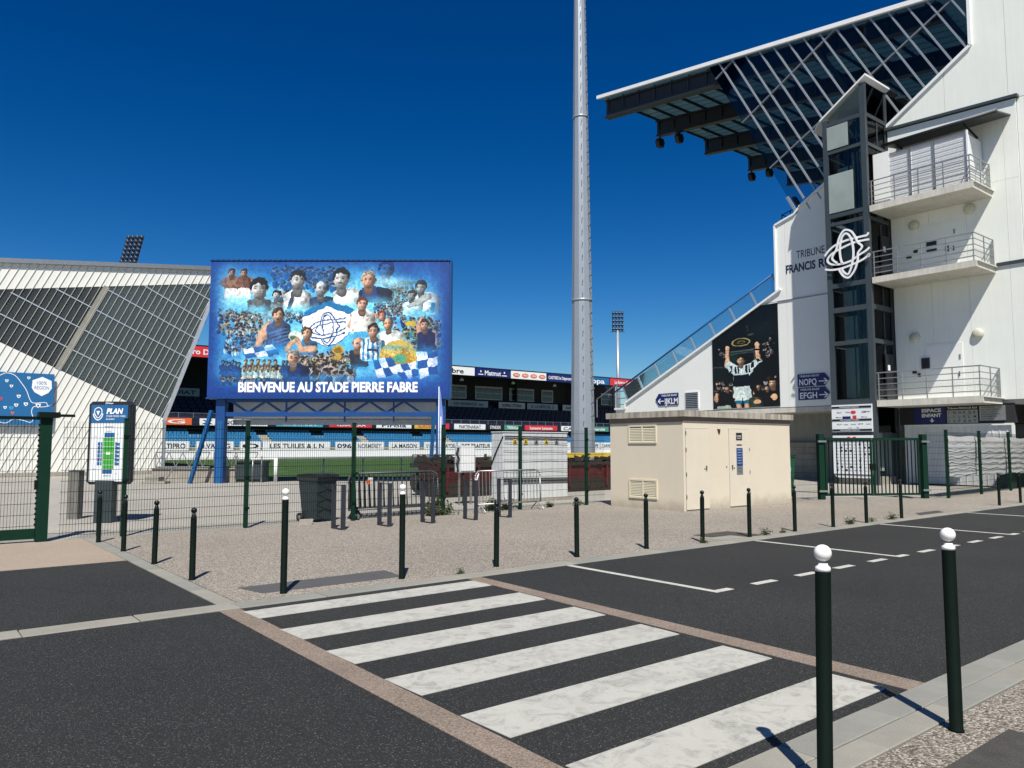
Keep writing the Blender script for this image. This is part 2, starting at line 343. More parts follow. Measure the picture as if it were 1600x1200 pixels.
def lettering(parent, txt, o, rt, up, h, wd=None, mat='letter', bold=0., lift=.012, slant=0., name='lettering'):
    mb = MB(); put_text(mb, txt, o, rt, up, h, wd, bold, lift, slant); return mb.build(name, mat, parent, stuff=h < .45, recalc=False)
def spline(pts, k=6, closed=False):
    out = []; n = len(pts); P = [Vector(q) for q in pts]
    for i in range(n if closed else n - 1):
        a, b, c, d = (P[(i - 1) % n] if closed or i > 0 else P[0]), P[i], P[(i + 1) % n], (P[(i + 2) % n] if closed or i + 2 < n else P[-1])
        for j in range(k):
            t = j / k
            out.append(.5 * ((2 * b) + (c - a) * t + (2 * a - 5 * b + 4 * c - d) * t * t + (3 * b - a - 3 * c + d) * t ** 3))
    out.append(P[0] if closed else P[-1]); return out
def ribbon(mb, pts, wd, o, rt, up, thick=.01, lift=.004):
    o = Vector(o); rt = Vector(rt).normalized(); up = Vector(up).normalized(); nn = rt.cross(up)
    n = len(pts); L = []
    for i in range(n):
        a = pts[max(i - 1, 0)]; b = pts[min(i + 1, n - 1)]; t = Vector((b[0] - a[0], b[1] - a[1]))
        if t.length < 1e-9: t = Vector((1, 0))
        t.normalize(); q = Vector((-t.y, t.x)) * wd / 2; L.append(((pts[i][0] + q.x, pts[i][1] + q.y), (pts[i][0] - q.x, pts[i][1] - q.y)))
    W = lambda p, l: o + rt * p[0] + up * p[1] + nn * l
    vs = []; fs = []
    for a, b in L: vs += [W(a, lift + thick), W(b, lift + thick), W(a, lift), W(b, lift)]
    for i in range(n - 1):
        k = 4 * i; fs += [(k, k + 1, k + 5, k + 4), (k + 2, k + 6, k + 7, k + 3), (k, k + 4, k + 6, k + 2), (k + 1, k + 3, k + 7, k + 5)]
    mb.add(vs, fs)
def flat(mb, pts, o, rt, up, thick=.006, lift=.003):
    o = Vector(o); rt = Vector(rt).normalized(); up = Vector(up).normalized(); nn = rt.cross(up)
    mb.prism([o + rt * a + up * b + nn * lift for a, b in pts], nn * thick)
def oval(cx, cy, rx, ry, n=20): return [(cx + rx * math.cos(2 * math.pi * k / n), cy + ry * math.sin(2 * math.pi * k / n)) for k in range(n)]
def clip(poly, a, b, c):
    out = []; n = len(poly)
    for i in range(n):
        p, q = poly[i], poly[(i + 1) % n]; dp = a * p[0] + b * p[1] - c; dq = a * q[0] + b * q[1] - c
        if dp <= 0: out.append(p)
        if dp * dq < 0:
            t = dp / (dp - dq); out.append((p[0] + t * (q[0] - p[0]), p[1] + t * (q[1] - p[1])))
    return out
def area(p): return abs(sum(p[i][0] * p[(i + 1) % len(p)][1] - p[(i + 1) % len(p)][0] * p[i][1] for i in range(len(p)))) / 2
EMBLEM = ([(960, 240), (945, 262), (900, 264), (750, 270), (640, 296), (575, 335), (535, 378)],
                 [(965, 305), (830, 305), (700, 335), (600, 375), (560, 425), (600, 468), (700, 482), (800, 468)],
                 [(535, 505), (600, 522), (700, 524), (830, 500), (920, 470), (962, 440), (950, 465)],
                 [(800, 468), (870, 430), (930, 405), (968, 380)],
                 [(705, 478), (690, 420), (688, 330), (710, 240), (750, 205), (790, 245), (812, 330), (815, 420), (800, 500), (780, 560), (755, 590), (715, 560), (700, 522)],
                 [(660, 470), (610, 415), (655, 335), (680, 250), (715, 190), (750, 172), (800, 195), (835, 250), (860, 310), (900, 360), (860, 410), (855, 470), (830, 550), (790, 605), (755, 622), (710, 595), (675, 535)])
def logo(mb, o, rt, up, sx, sy, wd, thick=.02, lift=.01):
    """the club's interlaced ring monogram, drawn with double lines"""
    S = lambda l: [((x - 750) / 210 * sx, (400 - y) / 225 * sy) for x, y in l]
    for lv, path in enumerate(EMBLEM):
        ribbon(mb, spline([(a, b, 0) for a, b in S(path)], 5), wd, o, rt, up, thick, lift + .006 * lv)

UP = (0, 0, 1)
RV = (0, -1, 0)      # reading direction on walls that face -X
RU = (1, 0, 0)       # reading direction on walls that face -Y
CR = (.7806, -.625, 0)   # reading direction on boards that face the camera's side
CN = Vector((-.625, -.7806, 0))
# ------------------------------------------------------------------ flat print (hoarding and poster), painted in numbers
def blob(im, cx, cy, rx, ry, col, a=1., soft=1.5, rot=0., glow=False):
    H, Wd = im.shape[:2]; m = max(rx, ry) * (2.6 if glow else 1) + 3
    x0, x1, y0, y1 = int(max(cx - m, 0)), int(min(cx + m + 1, Wd)), int(max(cy - m, 0)), int(min(cy + m + 1, H))
    if x1 <= x0 or y1 <= y0: return
    Y, X = np.mgrid[y0:y1, x0:x1].astype(np.float32); X -= cx; Y -= cy
    if rot: c, s = math.cos(rot), math.sin(rot); X, Y = X * c + Y * s, -X * s + Y * c
    d = np.sqrt((X / rx) ** 2 + (Y / ry) ** 2)
    al = a * np.exp(-d * d) if glow else a * np.clip((1 - d) * min(rx, ry) / soft + .5, 0, 1)
    im[y0:y1, x0:x1] = im[y0:y1, x0:x1] * (1 - al[..., None]) + np.array(col, dtype=np.float32) * al[..., None]
def smooth_noise(h, wd, cell, seed):
    g = np.random.default_rng(seed); gh, gw = int(h / cell) + 3, int(wd / cell) + 3; n = g.normal(0, 1, (gh, gw)).astype(np.float32)
    y = np.arange(h, dtype=np.float32) / cell; x = np.arange(wd, dtype=np.float32) / cell; y0 = y.astype(int); x0 = x.astype(int); fy = (y - y0)[:, None]; fx = (x - x0)[None]
    fy = fy * fy * (3 - 2 * fy); fx = fx * fx * (3 - 2 * fx); a = n[y0][:, x0]; b = n[y0][:, x0 + 1]; c = n[y0 + 1][:, x0]; d = n[y0 + 1][:, x0 + 1]
    return (a * (1 - fx) + b * fx) * (1 - fy) + (c * (1 - fx) + d * fx) * fy
def pol(im, pts, col, a=1.):
    H, Wd = im.shape[:2]; xs = [p[0] for p in pts]; ys = [p[1] for p in pts]
    x0, x1, y0, y1 = int(max(min(xs) - 1, 0)), int(min(max(xs) + 2, Wd)), int(max(min(ys) - 1, 0)), int(min(max(ys) + 2, H))
    if x1 <= x0 or y1 <= y0: return
    al = np.zeros((y1 - y0, x1 - x0), np.float32)
    for oy in (.25, .75):
        for ox in (.25, .75):
            Y, X = np.mgrid[y0:y1, x0:x1].astype(np.float32); X += ox; Y += oy; ins = np.zeros(X.shape, bool)
            for i in range(len(pts)):
                (ax, ay), (bx, by) = pts[i], pts[(i + 1) % len(pts)]
                if ay != by: ins ^= ((ay > Y) != (by > Y)) & (X < (bx - ax) * (Y - ay) / (by - ay) + ax)
            al += ins * .25
    al *= a; im[y0:y1, x0:x1] = im[y0:y1, x0:x1] * (1 - al[..., None]) + np.array(col, dtype=np.float32) * al[..., None]
def limb(im, path, w0, w1, col, a=1.):
    n = len(path) - 1
    for i in range(n):
        (ax, ay), (bx, by) = path[i], path[i + 1]; L = max(int(math.hypot(bx - ax, by - ay) / 2), 2)
        for k in range(L + 1):
            t = k / L; r = w0 + (w1 - w0) * (i + t) / n; blob(im, ax + (bx - ax) * t, ay + (by - ay) * t, r, r, dk(col, .72) if max(w0, w1) > 5 else col, a, 1.2)
    if max(w0, w1) > 5:
        for i in range(n):
            (ax, ay), (bx, by) = path[i], path[i + 1]; L = max(int(math.hypot(bx - ax, by - ay) / 2), 2)
            for k in range(L + 1):
                t = k / L; r = (w0 + (w1 - w0) * (i + t) / n) * .7; blob(im, ax + (bx - ax) * t - r * .3, ay + (by - ay) * t - r * .2, r, r, col, .35 * a, r)
def dk(c, f): return tuple(min(1, x * f) for x in c)
def patch(im, cx, cy, rx, ry):
    H, Wd = im.shape[:2]; x0, x1, y0, y1 = int(max(cx - rx, 0)), int(min(cx + rx + 1, Wd)), int(max(cy - ry, 0)), int(min(cy + ry + 1, H))
    if x1 <= x0 or y1 <= y0: return None
    Y, X = np.mgrid[y0:y1, x0:x1].astype(np.float32); return slice(y0, y1), slice(x0, x1), X, Y
_fn = [100]
def nz2(shape, cell): _fn[0] += 1; return smooth_noise(shape[0], shape[1], max(cell, 1.2), _fn[0])
def face(im, cx, cy, h, skin=(.82, .64, .52), hair=(.12, .09, .08), turn=0., style='short', glasses=False, tash=False, shout=False, smile=False):
    """a lit ellipsoid with soft sockets, nose and mouth, the way a small printed portrait reads"""
    w = h * .37; limb(im, [(cx - turn * h * .03, cy + h * .3), (cx - turn * h * .06, cy + h * .62)], w * .58, w * .66, dk(skin, .52))
    p = patch(im, cx, cy, h * .75, h * .8)
    if p is None: return
    sy, sx, X, Y = p; tl = turn * .16; xx, yy = X - cx, Y - cy; X = xx * math.cos(tl) + yy * math.sin(tl); Y = -xx * math.sin(tl) + yy * math.cos(tl)
    x = X / w; y = Y / (h * .5); e = turn * .38; k = max(w / 2.2, 3)
    r = np.sqrt((x / (1.02 - .22 * np.maximum(y, 0) ** 1.5)) ** 2 + np.abs(y) ** 2.1); al = np.clip((1 - r) * k + .5, 0, 1)
    nz_ = np.sqrt(np.clip(1 - r * r, 0, 1)); lam = np.clip(-.62 * x - .42 * y + .62 * nz_, 0, 1.2); sh = .40 + .78 * lam
    G = lambda a, b, s, t, d: d * np.exp(-((x - a) / s) ** 2 - ((y - b) / t) ** 2)
    f = np.zeros_like(x)
    for s_ in (-1, 1):
        a = e + s_ * .40; f += G(a, -.10, .23, .11, .42) + G(a, -.07, .10, .05, .50) + G(a, -.25, .25, .05, .52) + G(e + s_ * .48, .36, .12, .2, .16)
        if glasses: f += G(a, -.06, .30, .14, .25)
        f -= G(a, .16, .2, .14, .12)
    f += G(e + .13, .12, .09, .2, .26) - G(e - .05, .13, .07, .2, .20) + G(e, .27, .17, .05, .34) + G(e, .62, .22, .05, .20) + G(0, .98, .6, .12, .3)
    f += G(e, .46, .22, .15, .85) if shout else G(e, .46, .27, .045, .50)
    if smile: f -= G(e, .475, .2, .025, .55)
    if tash: f += G(e, .37, .30, .065, .75)
    g = np.clip(1 - f, .12, 1.5) * (1 + .06 * nz2(x.shape, h * .09) + .05 * nz2(x.shape, h * .03))
    col = np.array(skin, np.float32) * (sh * g)[..., None]; col[..., 0] *= 1 + .06 * np.exp(-((np.abs(x) - .5) / .25) ** 2 - ((y - .2) / .25) ** 2); im[sy, sx] = im[sy, sx] * (1 - al[..., None]) + col * al[..., None]
    for s_ in (-1, 1):      # ears
        q = np.clip((1 - np.sqrt(((x - s_ * 1.0) / .16) ** 2 + ((y - .02) / .2) ** 2)) * k * .3 + .4, 0, 1)[..., None] * (.9 if s_ * turn <= 0 else .3); im[sy, sx] = im[sy, sx] * (1 - q) + np.array(dk(skin, .78 if s_ < 0 else .5), np.float32) * q
    t = nz2(x.shape, h * .05); t2 = nz2(x.shape, h * .14); rh = np.sqrt((x / 1.12) ** 2 + ((y + .14) / 1.0) ** 2) + .05 * t2 + (.09 * t if style == 'curly' else .02 * t)
    line = -.56 + .42 * np.abs(x) ** 2 + .07 * t2 + .05 * t
    ha = np.clip((1 - rh) * k + .5, 0, 1) * np.clip((line - y) * k * .8 + .5, 0, 1)
    side = np.clip((np.abs(x) - .84) * k + .5, 0, 1) * np.clip((.06 - y) * k + .5, 0, 1) * np.clip((1.06 - rh) * k, 0, 1); ha = np.maximum(ha, side)
    if style == 'bald': ha = side * .8
    hl = np.clip(.65 + .9 * np.clip(-.5 * x - .6 * y, -.5, .8) * .6 + .25 * t, .25, 1.8)
    im[sy, sx] = im[sy, sx] * (1 - ha[..., None]) + np.array(hair, np.float32) * hl[..., None] * ha[..., None]
def torso(im, cx, ty, sw, bh, col, neck=None, stripes=None):
    tmp = im.copy(); pts = [(-.16, -.10), (-.30, .0), (-.44, .06), (-.52, .2), (-.50, .6), (-.46, 1), (.46, 1), (.50, .6), (.52, .2), (.44, .06), (.30, .0), (.16, -.10)]
    P_ = [(cx + a * sw, ty + b * bh) for a, b in pts]; P_ = [(q.x, q.y) for q in spline([(a, b, 0) for a, b in P_], 3, True)]
    pol(tmp, P_, col)
    if stripes:
        for k in range(-2, 3): pol(tmp, [(cx + k * sw * .19 - sw * .045, ty + bh * .02), (cx + k * sw * .19 + sw * .045, ty + bh * .02), (cx + k * sw * .2 + sw * .05, ty + bh), (cx + k * sw * .2 - sw * .04, ty + bh)], stripes)
    if neck: pol(tmp, [(cx - sw * .15, ty - bh * .1), (cx, ty + bh * .17), (cx + sw * .15, ty - bh * .1)], neck)
    p = patch(im, cx, ty + bh * .45, sw * .6, bh * .62)
    if p is None: return
    sy, sx, X, Y = p; m = np.zeros(im.shape[:2] + (3,), np.float32)[sy, sx]; z = np.zeros_like(im); pol(z, P_, (1, 1, 1)); m = z[sy, sx]
    x = (X - cx) / (sw * .5); y = (Y - ty) / bh; n = nz2(x.shape, sw * .10); n2 = nz2(x.shape, sw * .22)
    sh = np.clip(1.08 - .42 * np.clip(x + .25, 0, 2) ** 1.6 - .35 * np.clip(-x - .6, 0, 1) - .28 * np.exp(-((y - .02) / .1) ** 2 - (x / .35) ** 2), .2, 1.2) * (1 + .13 * n + .12 * n2)
    im[sy, sx] = im[sy, sx] * (1 - m) + tmp[sy, sx] * sh[..., None] * m
def crowd(im, x0, y0, x1, y1, n, s, pal, seed, body=True):
    r = random.Random(seed)
    pts = sorted([(r.uniform(y0, y1), r.uniform(x0, x1)) for _ in range(n)])
    for y, x in pts:
        q = s * r.uniform(.75, 1.25); c = r.choice(pal); sk = dk((.80, .66, .55), r.uniform(.5, 1.15)); t = r.uniform(0, .4); sk = tuple(a * (1 - t) + b * t for a, b in zip(sk, (.2, .5, .75)))
        if body: blob(im, x, y + q * 1.5, q * 1.05, q * 1.25, c, .95); blob(im, x + q * .4, y + q * 1.6, q * .5, q * 1.1, dk(c, .6), .7)
        if r.random() < .25: limb(im, [(x + q, y + q), (x + q * 1.5, y - q * .6)], q * .25, q * .2, sk)
        blob(im, x, y, q * .58, q * .75, sk); blob(im, x, y - q * .42, q * .6, q * .4, dk((.16, .13, .12), r.uniform(.4, 1.6))); blob(im, x + q * .12, y + q * .12, q * .3, q * .12, dk(sk, .5), .8)
def fibre(im, amp, seed, sc=1):
    g = np.random.default_rng(seed); h, wd = im.shape[:2]; n = g.normal(0, 1, (h // sc + 1, wd // sc + 1)).astype(np.float32)
    n = np.kron(n, np.ones((sc, sc), np.float32))[:h, :wd]; im *= (1 + amp * n)[..., None]
def warp(im, amp, cell, seed):      # printed photographs have no ruler-straight outlines
    h, wd = im.shape[:2]; dx = smooth_noise(h, wd, cell, seed) * amp; dy = smooth_noise(h, wd, cell, seed + 50) * amp; Y, X = np.mgrid[0:h, 0:wd]
    return im[np.clip(Y + dy, 0, h - 1).astype(int), np.clip(X + dx, 0, wd - 1).astype(int)]
def detail(im, seed, k=1.):         # grain and local contrast of an enlarged photograph
    h, wd = im.shape[:2]; n = smooth_noise(h, wd, 6, seed) * .09 + smooth_noise(h, wd, 14, seed + 1) * .10 + smooth_noise(h, wd, 3, seed + 2) * .06
    l = im.mean(2, keepdims=True); return im * (1 + k * n[..., None] * (.5 + l))
def paint_board():
    Wd, H = 1465, 840; im = np.zeros((H, Wd, 3), np.float32)
    Y, X = np.mgrid[0:H, 0:Wd].astype(np.float32); d = np.clip(np.sqrt(((X - 720) / 830) ** 2 + ((Y - 370) / 520) ** 2), 0, 1.25)
    c0, c1 = np.array((.10, .58, .82), np.float32), np.array((.02, .26, .56), np.float32); t = np.clip((d - .35) / .75, 0, 1)[..., None]; im[:] = c0 * (1 - t) + c1 * t
    g = random.Random(5)
    for cx, cy, rx, ry, a in ((120, 180, 130, 150, .75), (300, 260, 150, 130, .7), (560, 230, 200, 120, .7), (720, 380, 300, 130, .85), (900, 230, 200, 160, .75), (1180, 230, 220, 110, .6), (1330, 370, 130, 180, .55), (1100, 520, 230, 180, .6), (450, 560, 250, 160, .6), (200, 640, 200, 100, .55), (800, 680, 260, 90, .6), (1200, 650, 230, 120, .5), (60, 380, 70, 160, .45)):
        blob(im, cx, cy, rx, ry, (.62, .92, .98), min(a * .95, .9), glow=True)
    for k in range(420):      # watercolour mottling
        x, y = g.uniform(40, 1420), g.uniform(30, 760); blob(im, x, y, g.uniform(8, 60), g.uniform(5, 30), g.choice(((.04, .22, .55), (.35, .75, .9), (.08, .4, .72), (.65, .9, .97))), g.uniform(.08, .35), 6, g.uniform(0, 3), glow=True)
    bl = [(.08, .34, .52), (.14, .48, .66), (.55, .78, .88), (.75, .88, .92), (.06, .16, .38)]
    se = [(.55, .50, .36), (.75, .68, .50), (.30, .30, .26), (.40, .50, .50), (.82, .80, .70)]
    crowd(im, 60, 300, 320, 430, 150, 11, se + bl, 1); crowd(im, 330, 300, 640, 360, 120, 9, bl, 2); crowd(im, 100, 440, 420, 560, 130, 10, bl, 3)
    crowd(im, 1080, 150, 1260, 300, 170, 7, [(.35, .45, .42), (.2, .3, .3), (.5, .6, .55)], 4); crowd(im, 1000, 260, 1200, 340, 110, 9, bl, 5)
    crowd(im, 1130, 350, 1400, 560, 130, 13, bl + [(.2, .45, .3), (.35, .6, .45)], 6); crowd(im, 420, 120, 560, 260, 60, 15, bl, 7)
    crowd(im, 540, 560, 900, 640, 160, 12, se + [(.2, .2, .18)], 8); crowd(im, 620, 640, 880, 720, 44, 21, [(.85, .86, .84), (.15, .18, .28), (.3, .4, .55)], 9)
    crowd(im, 80, 690, 470, 730, 60, 14, bl[:2] + [(.06, .12, .3)], 10); crowd(im, 380, 40, 760, 150, 90, 16, [(.05, .36, .62), (.12, .50, .74), (.04, .26, .5)], 11, True)
    for x, y, rx, ry, a in ((540, 90, 260, 60, .75), (1200, 60, 200, 60, .8), (250, 500, 240, 60, .3)): blob(im, x, y, rx, ry, (.04, .34, .64), a, glow=True)
    # grandstand roof on the right, big faint head above it
    pol(im, [(1020, 120), (1290, 128), (1180, 150), (1010, 140)], (.25, .34, .33)); face(im, 1075, 55, 120, (.16, .42, .68), (.03, .10, .30), .3); blob(im, 1080, 130, 130, 38, (.65, .88, .95), .9, glow=True); blob(im, 1200, 50, 60, 50, (.04, .28, .56), .7, glow=True)
    # two men standing
    for x, c in ((130, (.52, .38, .30)), (207, (.45, .30, .26))):
        limb(im, [(x - 38, 105), (x - 62, 140), (x - 22, 172)], 10, 7, (.60, .46, .38)); limb(im, [(x + 38, 105), (x + 60, 140), (x + 22, 172)], 10, 7, (.60, .46, .38))
        torso(im, x, 98, 82, 82, c); pol(im, [(x - 36, 170), (x + 36, 170), (x + 42, 232), (x + 4, 232), (x, 205), (x - 4, 232), (x - 42, 232)], (.90, .90, .88)); face(im, x, 75, 52, (.68, .53, .45), (.2, .15, .12))
        blob(im, x, 245, 60, 26, (.6, .88, .95), .8, glow=True)
    bw = (.78, .79, .78); bh = (.10, .11, .13)
    torso(im, 390, 262, 120, 90, (.45, .52, .56)); face(im, 404, 212, 60, bw, bh); limb(im, [(360, 270), (410, 285)], 16, 14, (.5, .56, .58))
    torso(im, 303, 235, 140, 75, (.38, .42, .46), bw); face(im, 300, 172, 132, bw, (.07, .08, .10))
    torso(im, 536, 190, 165, 110, (.88, .90, .90), (.25, .3, .36)); pol(im, [(500, 190), (520, 190), (500, 300), (470, 300)], (.2, .26, .34)); face(im, 536, 118, 120, bw, bh, .4, 'curly')
    torso(im, 690, 222, 150, 90, (.16, .24, .36), (.86, .9, .92)); pol(im, [(672, 225), (684, 225), (682, 300), (664, 300)], (.05, .08, .2)); face(im, 680, 172, 98, (.70, .73, .75), (.16, .17, .18), .4, 'bald')
    torso(im, 850, 175, 190, 110, (.86, .90, .91), (.6, .66, .7)); face(im, 800, 112, 128, bw, (.05, .06, .08), -.4, tash=True)
    torso(im, 1010, 170, 200, 80, (.10, .16, .26)); pol(im, [(930, 165), (1010, 150), (1030, 240), (930, 230)], (.12, .24, .48)); face(im, 968, 118, 112, (.86, .66, .54), (.60, .56, .50), -.2, smile=True)
    # embrace on the right
    torso(im, 1330, 205, 150, 120, (.80, .86, .87)); face(im, 1288, 165, 84, (.6, .66, .66), (.15, .18, .2), -.5); torso(im, 1240, 250, 120, 80, (.75, .84, .86)); face(im, 1234, 215, 66, (.62, .68, .68), (.2, .22, .22), .5); limb(im, [(1330, 220), (1260, 262), (1210, 280)], 20, 10, (.68, .72, .72)); pol(im, [(1352, 255), (1378, 255), (1376, 320), (1346, 320)], (.15, .5, .68))
    blob(im, 1290, 320, 110, 26, (.4, .78, .9), .85, glow=True)
    for x, y, rx, ry, a in ((300, 300, 70, 26, .8), (404, 345, 60, 20, .7), (536, 300, 90, 26, .85), (690, 300, 90, 24, .8), (850, 285, 110, 26, .85), (1010, 245, 120, 24, .6), (180, 300, 150, 14, .5)): blob(im, x, y, rx, ry, (.42, .80, .92), a, glow=True)
    # the shield with the interlaced rings
    sh = [(720, 278), (760, 300), (862, 330), (862, 420), (842, 455), (790, 500), (720, 525), (650, 500), (590, 450), (572, 410), (572, 345), (660, 312)]
    pol(im, [((x - 720) * 1.05 + 735, (y - 400) * 1.08 + 370) for x, y in sh], (.06, .44, .66)); pol(im, [((x - 720) * 1.03 + 720, (y - 400) * 1.04 + 400) for x, y in sh], (.05, .22, .48)); pol(im, sh, (.95, .97, .98))
    ln = (.06, .24, .50)
    def stroke(pts, wd):
        pp = [(p.x, p.y) for p in spline([(a, b, 0) for a, b in pts], 6)]
        limb(im, pp, wd, wd, ln)
    for path in EMBLEM: stroke([((x - 750) * .50 + 722, (y - 400) * .44 + 420) for x, y in path], 3.4)
    # players
    limb(im, [(365, 400), (335, 450), (300, 520)], 30, 17, (.85, .66, .54)); torso(im, 425, 378, 140, 160, (.22, .33, .52)); [blob(im, 420 + 12 * k, 430 + 18 * k, 62, 5, (.35, .5, .68), .7, 2, -.3) for k in range(5)]; face(im, 420, 335, 92, (.86, .68, .57), (.25, .18, .14), 0, shout=True); blob(im, 430, 540, 110, 34, (.12, .5, .75), .85, glow=True)
    torso(im, 600, 490, 120, 85, (.20, .46, .68)); blob(im, 530, 465, 46, 34, (.80, .84, .80), rot=.4); blob(im, 522, 475, 30, 14, (.2, .42, .28), .9, 2, .4); limb(im, [(640, 540), (560, 545), (545, 490)], 22, 14, (.83, .66, .54)); limb(im, [(480, 550), (500, 510), (540, 480)], 18, 12, (.83, .66, .54)); face(im, 598, 448, 82, (.86, .68, .56), (.32, .22, .15), -.8)
    torso(im, 540, 640, 150, 120, (.05, .14, .34)); face(im, 516, 598, 92, (.85, .66, .56), (.58, .54, .50), .4, 'short', True); blob(im, 516, 632, 26, 16, (.55, .48, .44), .7, 5)
    limb(im, [(885, 335), (862, 400), (905, 450)], 22, 13, (.86, .68, .58)); limb(im, [(1005, 335), (1000, 410), (950, 440)], 20, 12, (.86, .68, .58)); torso(im, 935, 312, 150, 130, (.92, .91, .88), (.85, .68, .58)); face(im, 930, 268, 86, (.88, .70, .60), (.42, .22, .14), 0, smile=True); pol(im, [(880, 435), (985, 435), (980, 470), (890, 470)], (.25, .65, .82))
    face(im, 1052, 338, 60, (.86, .62, .52), (.5, .2, .15), -.5); torso(im, 1060, 375, 60, 40, (.5, .8, .78))
    torso(im, 1115, 435, 150, 100, (.90, .93, .92)); face(im, 1090, 388, 78, (.84, .64, .52), (.35, .28, .24), -.4, 'bald')
    torso(im, 920, 545, 110, 100, (.12, .13, .18), (.88, .9, .92)); face(im, 908, 510, 80, (.86, .66, .56), (.4, .34, .3), .6, 'bald', True)
    torso(im, 1000, 480, 150, 130, (.92, .94, .94), None, (.14, .46, .66)); face(im, 1003, 432, 86, (.85, .66, .55), (.10, .09, .09), -.3, 'curly', smile=True); pol(im, [(965, 540), (1035, 540), (1035, 556), (965, 556)], (.1, .15, .3))
    # gold shield, flags
    blob(im, 1155, 590, 112, 104, (.80, .66, .25)); blob(im, 1155, 600, 84, 74, (.66, .50, .16)); blob(im, 1120, 550, 50, 36, (.95, .88, .55), .6, 20)
    for k in range(90): blob(im, 1155 + g.gauss(0, 55), 570 + g.gauss(0, 32), 4, 3, g.choice(((.5, .36, .1), (.9, .8, .4), (.7, .5, .2))))
    blob(im, 1165, 600, 42, 26, (.25, .62, .50), .9, 8); blob(im, 790, 545, 34, 28, (.72, .58, .2)); blob(im, 790, 550, 22, 18, (.5, .38, .12)); blob(im, 785, 590, 26, 16, (.68, .55, .2)); blob(im, 1225, 388, 36, 18, (.75, .65, .2))
    def check(pts, n, m, a, b):
        P0, P1, P2, P3 = [np.array(p, float) for p in pts]
        Q = lambda s, t: tuple((P0 * (1 - s) + P1 * s) * (1 - t) + (P3 * (1 - s) + P2 * s) * t)
        for i in range(n):
            for j in range(m): pol(im, [Q(i / n, j / m), Q((i + 1) / n, j / m), Q((i + 1) / n, (j + 1) / m), Q(i / n, (j + 1) / m)], a if (i + j) % 2 else b)
    check([(1000, 610), (1110, 590), (1180, 690), (1030, 720)], 3, 2, (.90, .93, .97), (.08, .30, .58)); check([(1120, 640), (1260, 620), (1280, 700), (1180, 730)], 3, 2, (.10, .34, .62), (.85, .9, .95)); check([(1260, 560), (1395, 540), (1390, 690), (1290, 720)], 2, 3, (.09, .32, .6), (.92, .95, .98)); check([(215, 540), (390, 515), (440, 575), (230, 600)], 3, 2, (.13, .36, .62), (.86, .9, .95))
    blob(im, 1180, 740, 200, 36, (.06, .32, .68), .8, glow=True)
    # player with raised arm
    limb(im, [(1280, 440), (1272, 400), (1290, 350)], 16, 10, (.82, .64, .54)); limb(im, [(1370, 440), (1385, 500), (1365, 550)], 16, 11, (.82, .64, .54)); torso(im, 1325, 435, 110, 115, (.10, .14, .32)); face(im, 1312, 395, 70, (.80, .62, .52), (.2, .16, .14))
    # old team photograph
    for r_, y, c in ((0, 612, (.52, .52, .46)), (1, 650, (.88, .84, .70))):
        for k in range(6 + r_):
            x = 232 + k * 36 - r_ * 10; torso(im, x, y + 22, 36, 46, c if k < 5 or r_ else (.1, .1, .12)); face(im, x, y + 8, 30, (.72, .64, .52), (.18, .16, .14))
    for k in range(8): torso(im, 90 + k * 20 + (k > 5) * 250, 640 + 6 * (k % 3), 36, 60, (.08, .24, .46)); face(im, 90 + k * 20 + (k > 5) * 250, 622 + 6 * (k % 3), 28, (.35, .52, .66), (.05, .12, .25))
    for x, y, rx, ry, a in ((400, 545, 80, 20, .6), (540, 765, 110, 26, .5), (920, 650, 90, 20, .6), (1000, 610, 80, 20, .5), (1115, 530, 110, 18, .5), (1325, 545, 80, 26, .6), (250, 690, 220, 16, .4), (660, 720, 300, 20, .5)): blob(im, x, y, rx, ry, (.12, .55, .80), a, glow=True)
    # deep blue margins
    for x, y, rx, ry, a in ((0, 400, 70, 600, .9), (1465, 400, 80, 600, .9), (730, 860, 1000, 95, 1.0), (730, -10, 1000, 50, .75), (300, 830, 500, 60, .8), (1100, 820, 600, 60, .8)): blob(im, x, y, rx, ry, (.012, .20, .50), a, 30, glow=True)
    im = warp(im, 2.6, 24, 1); im = warp(im, 1.2, 8, 2); im = detail(im, 3, .55); return np.clip(im * .96, 0, 1)
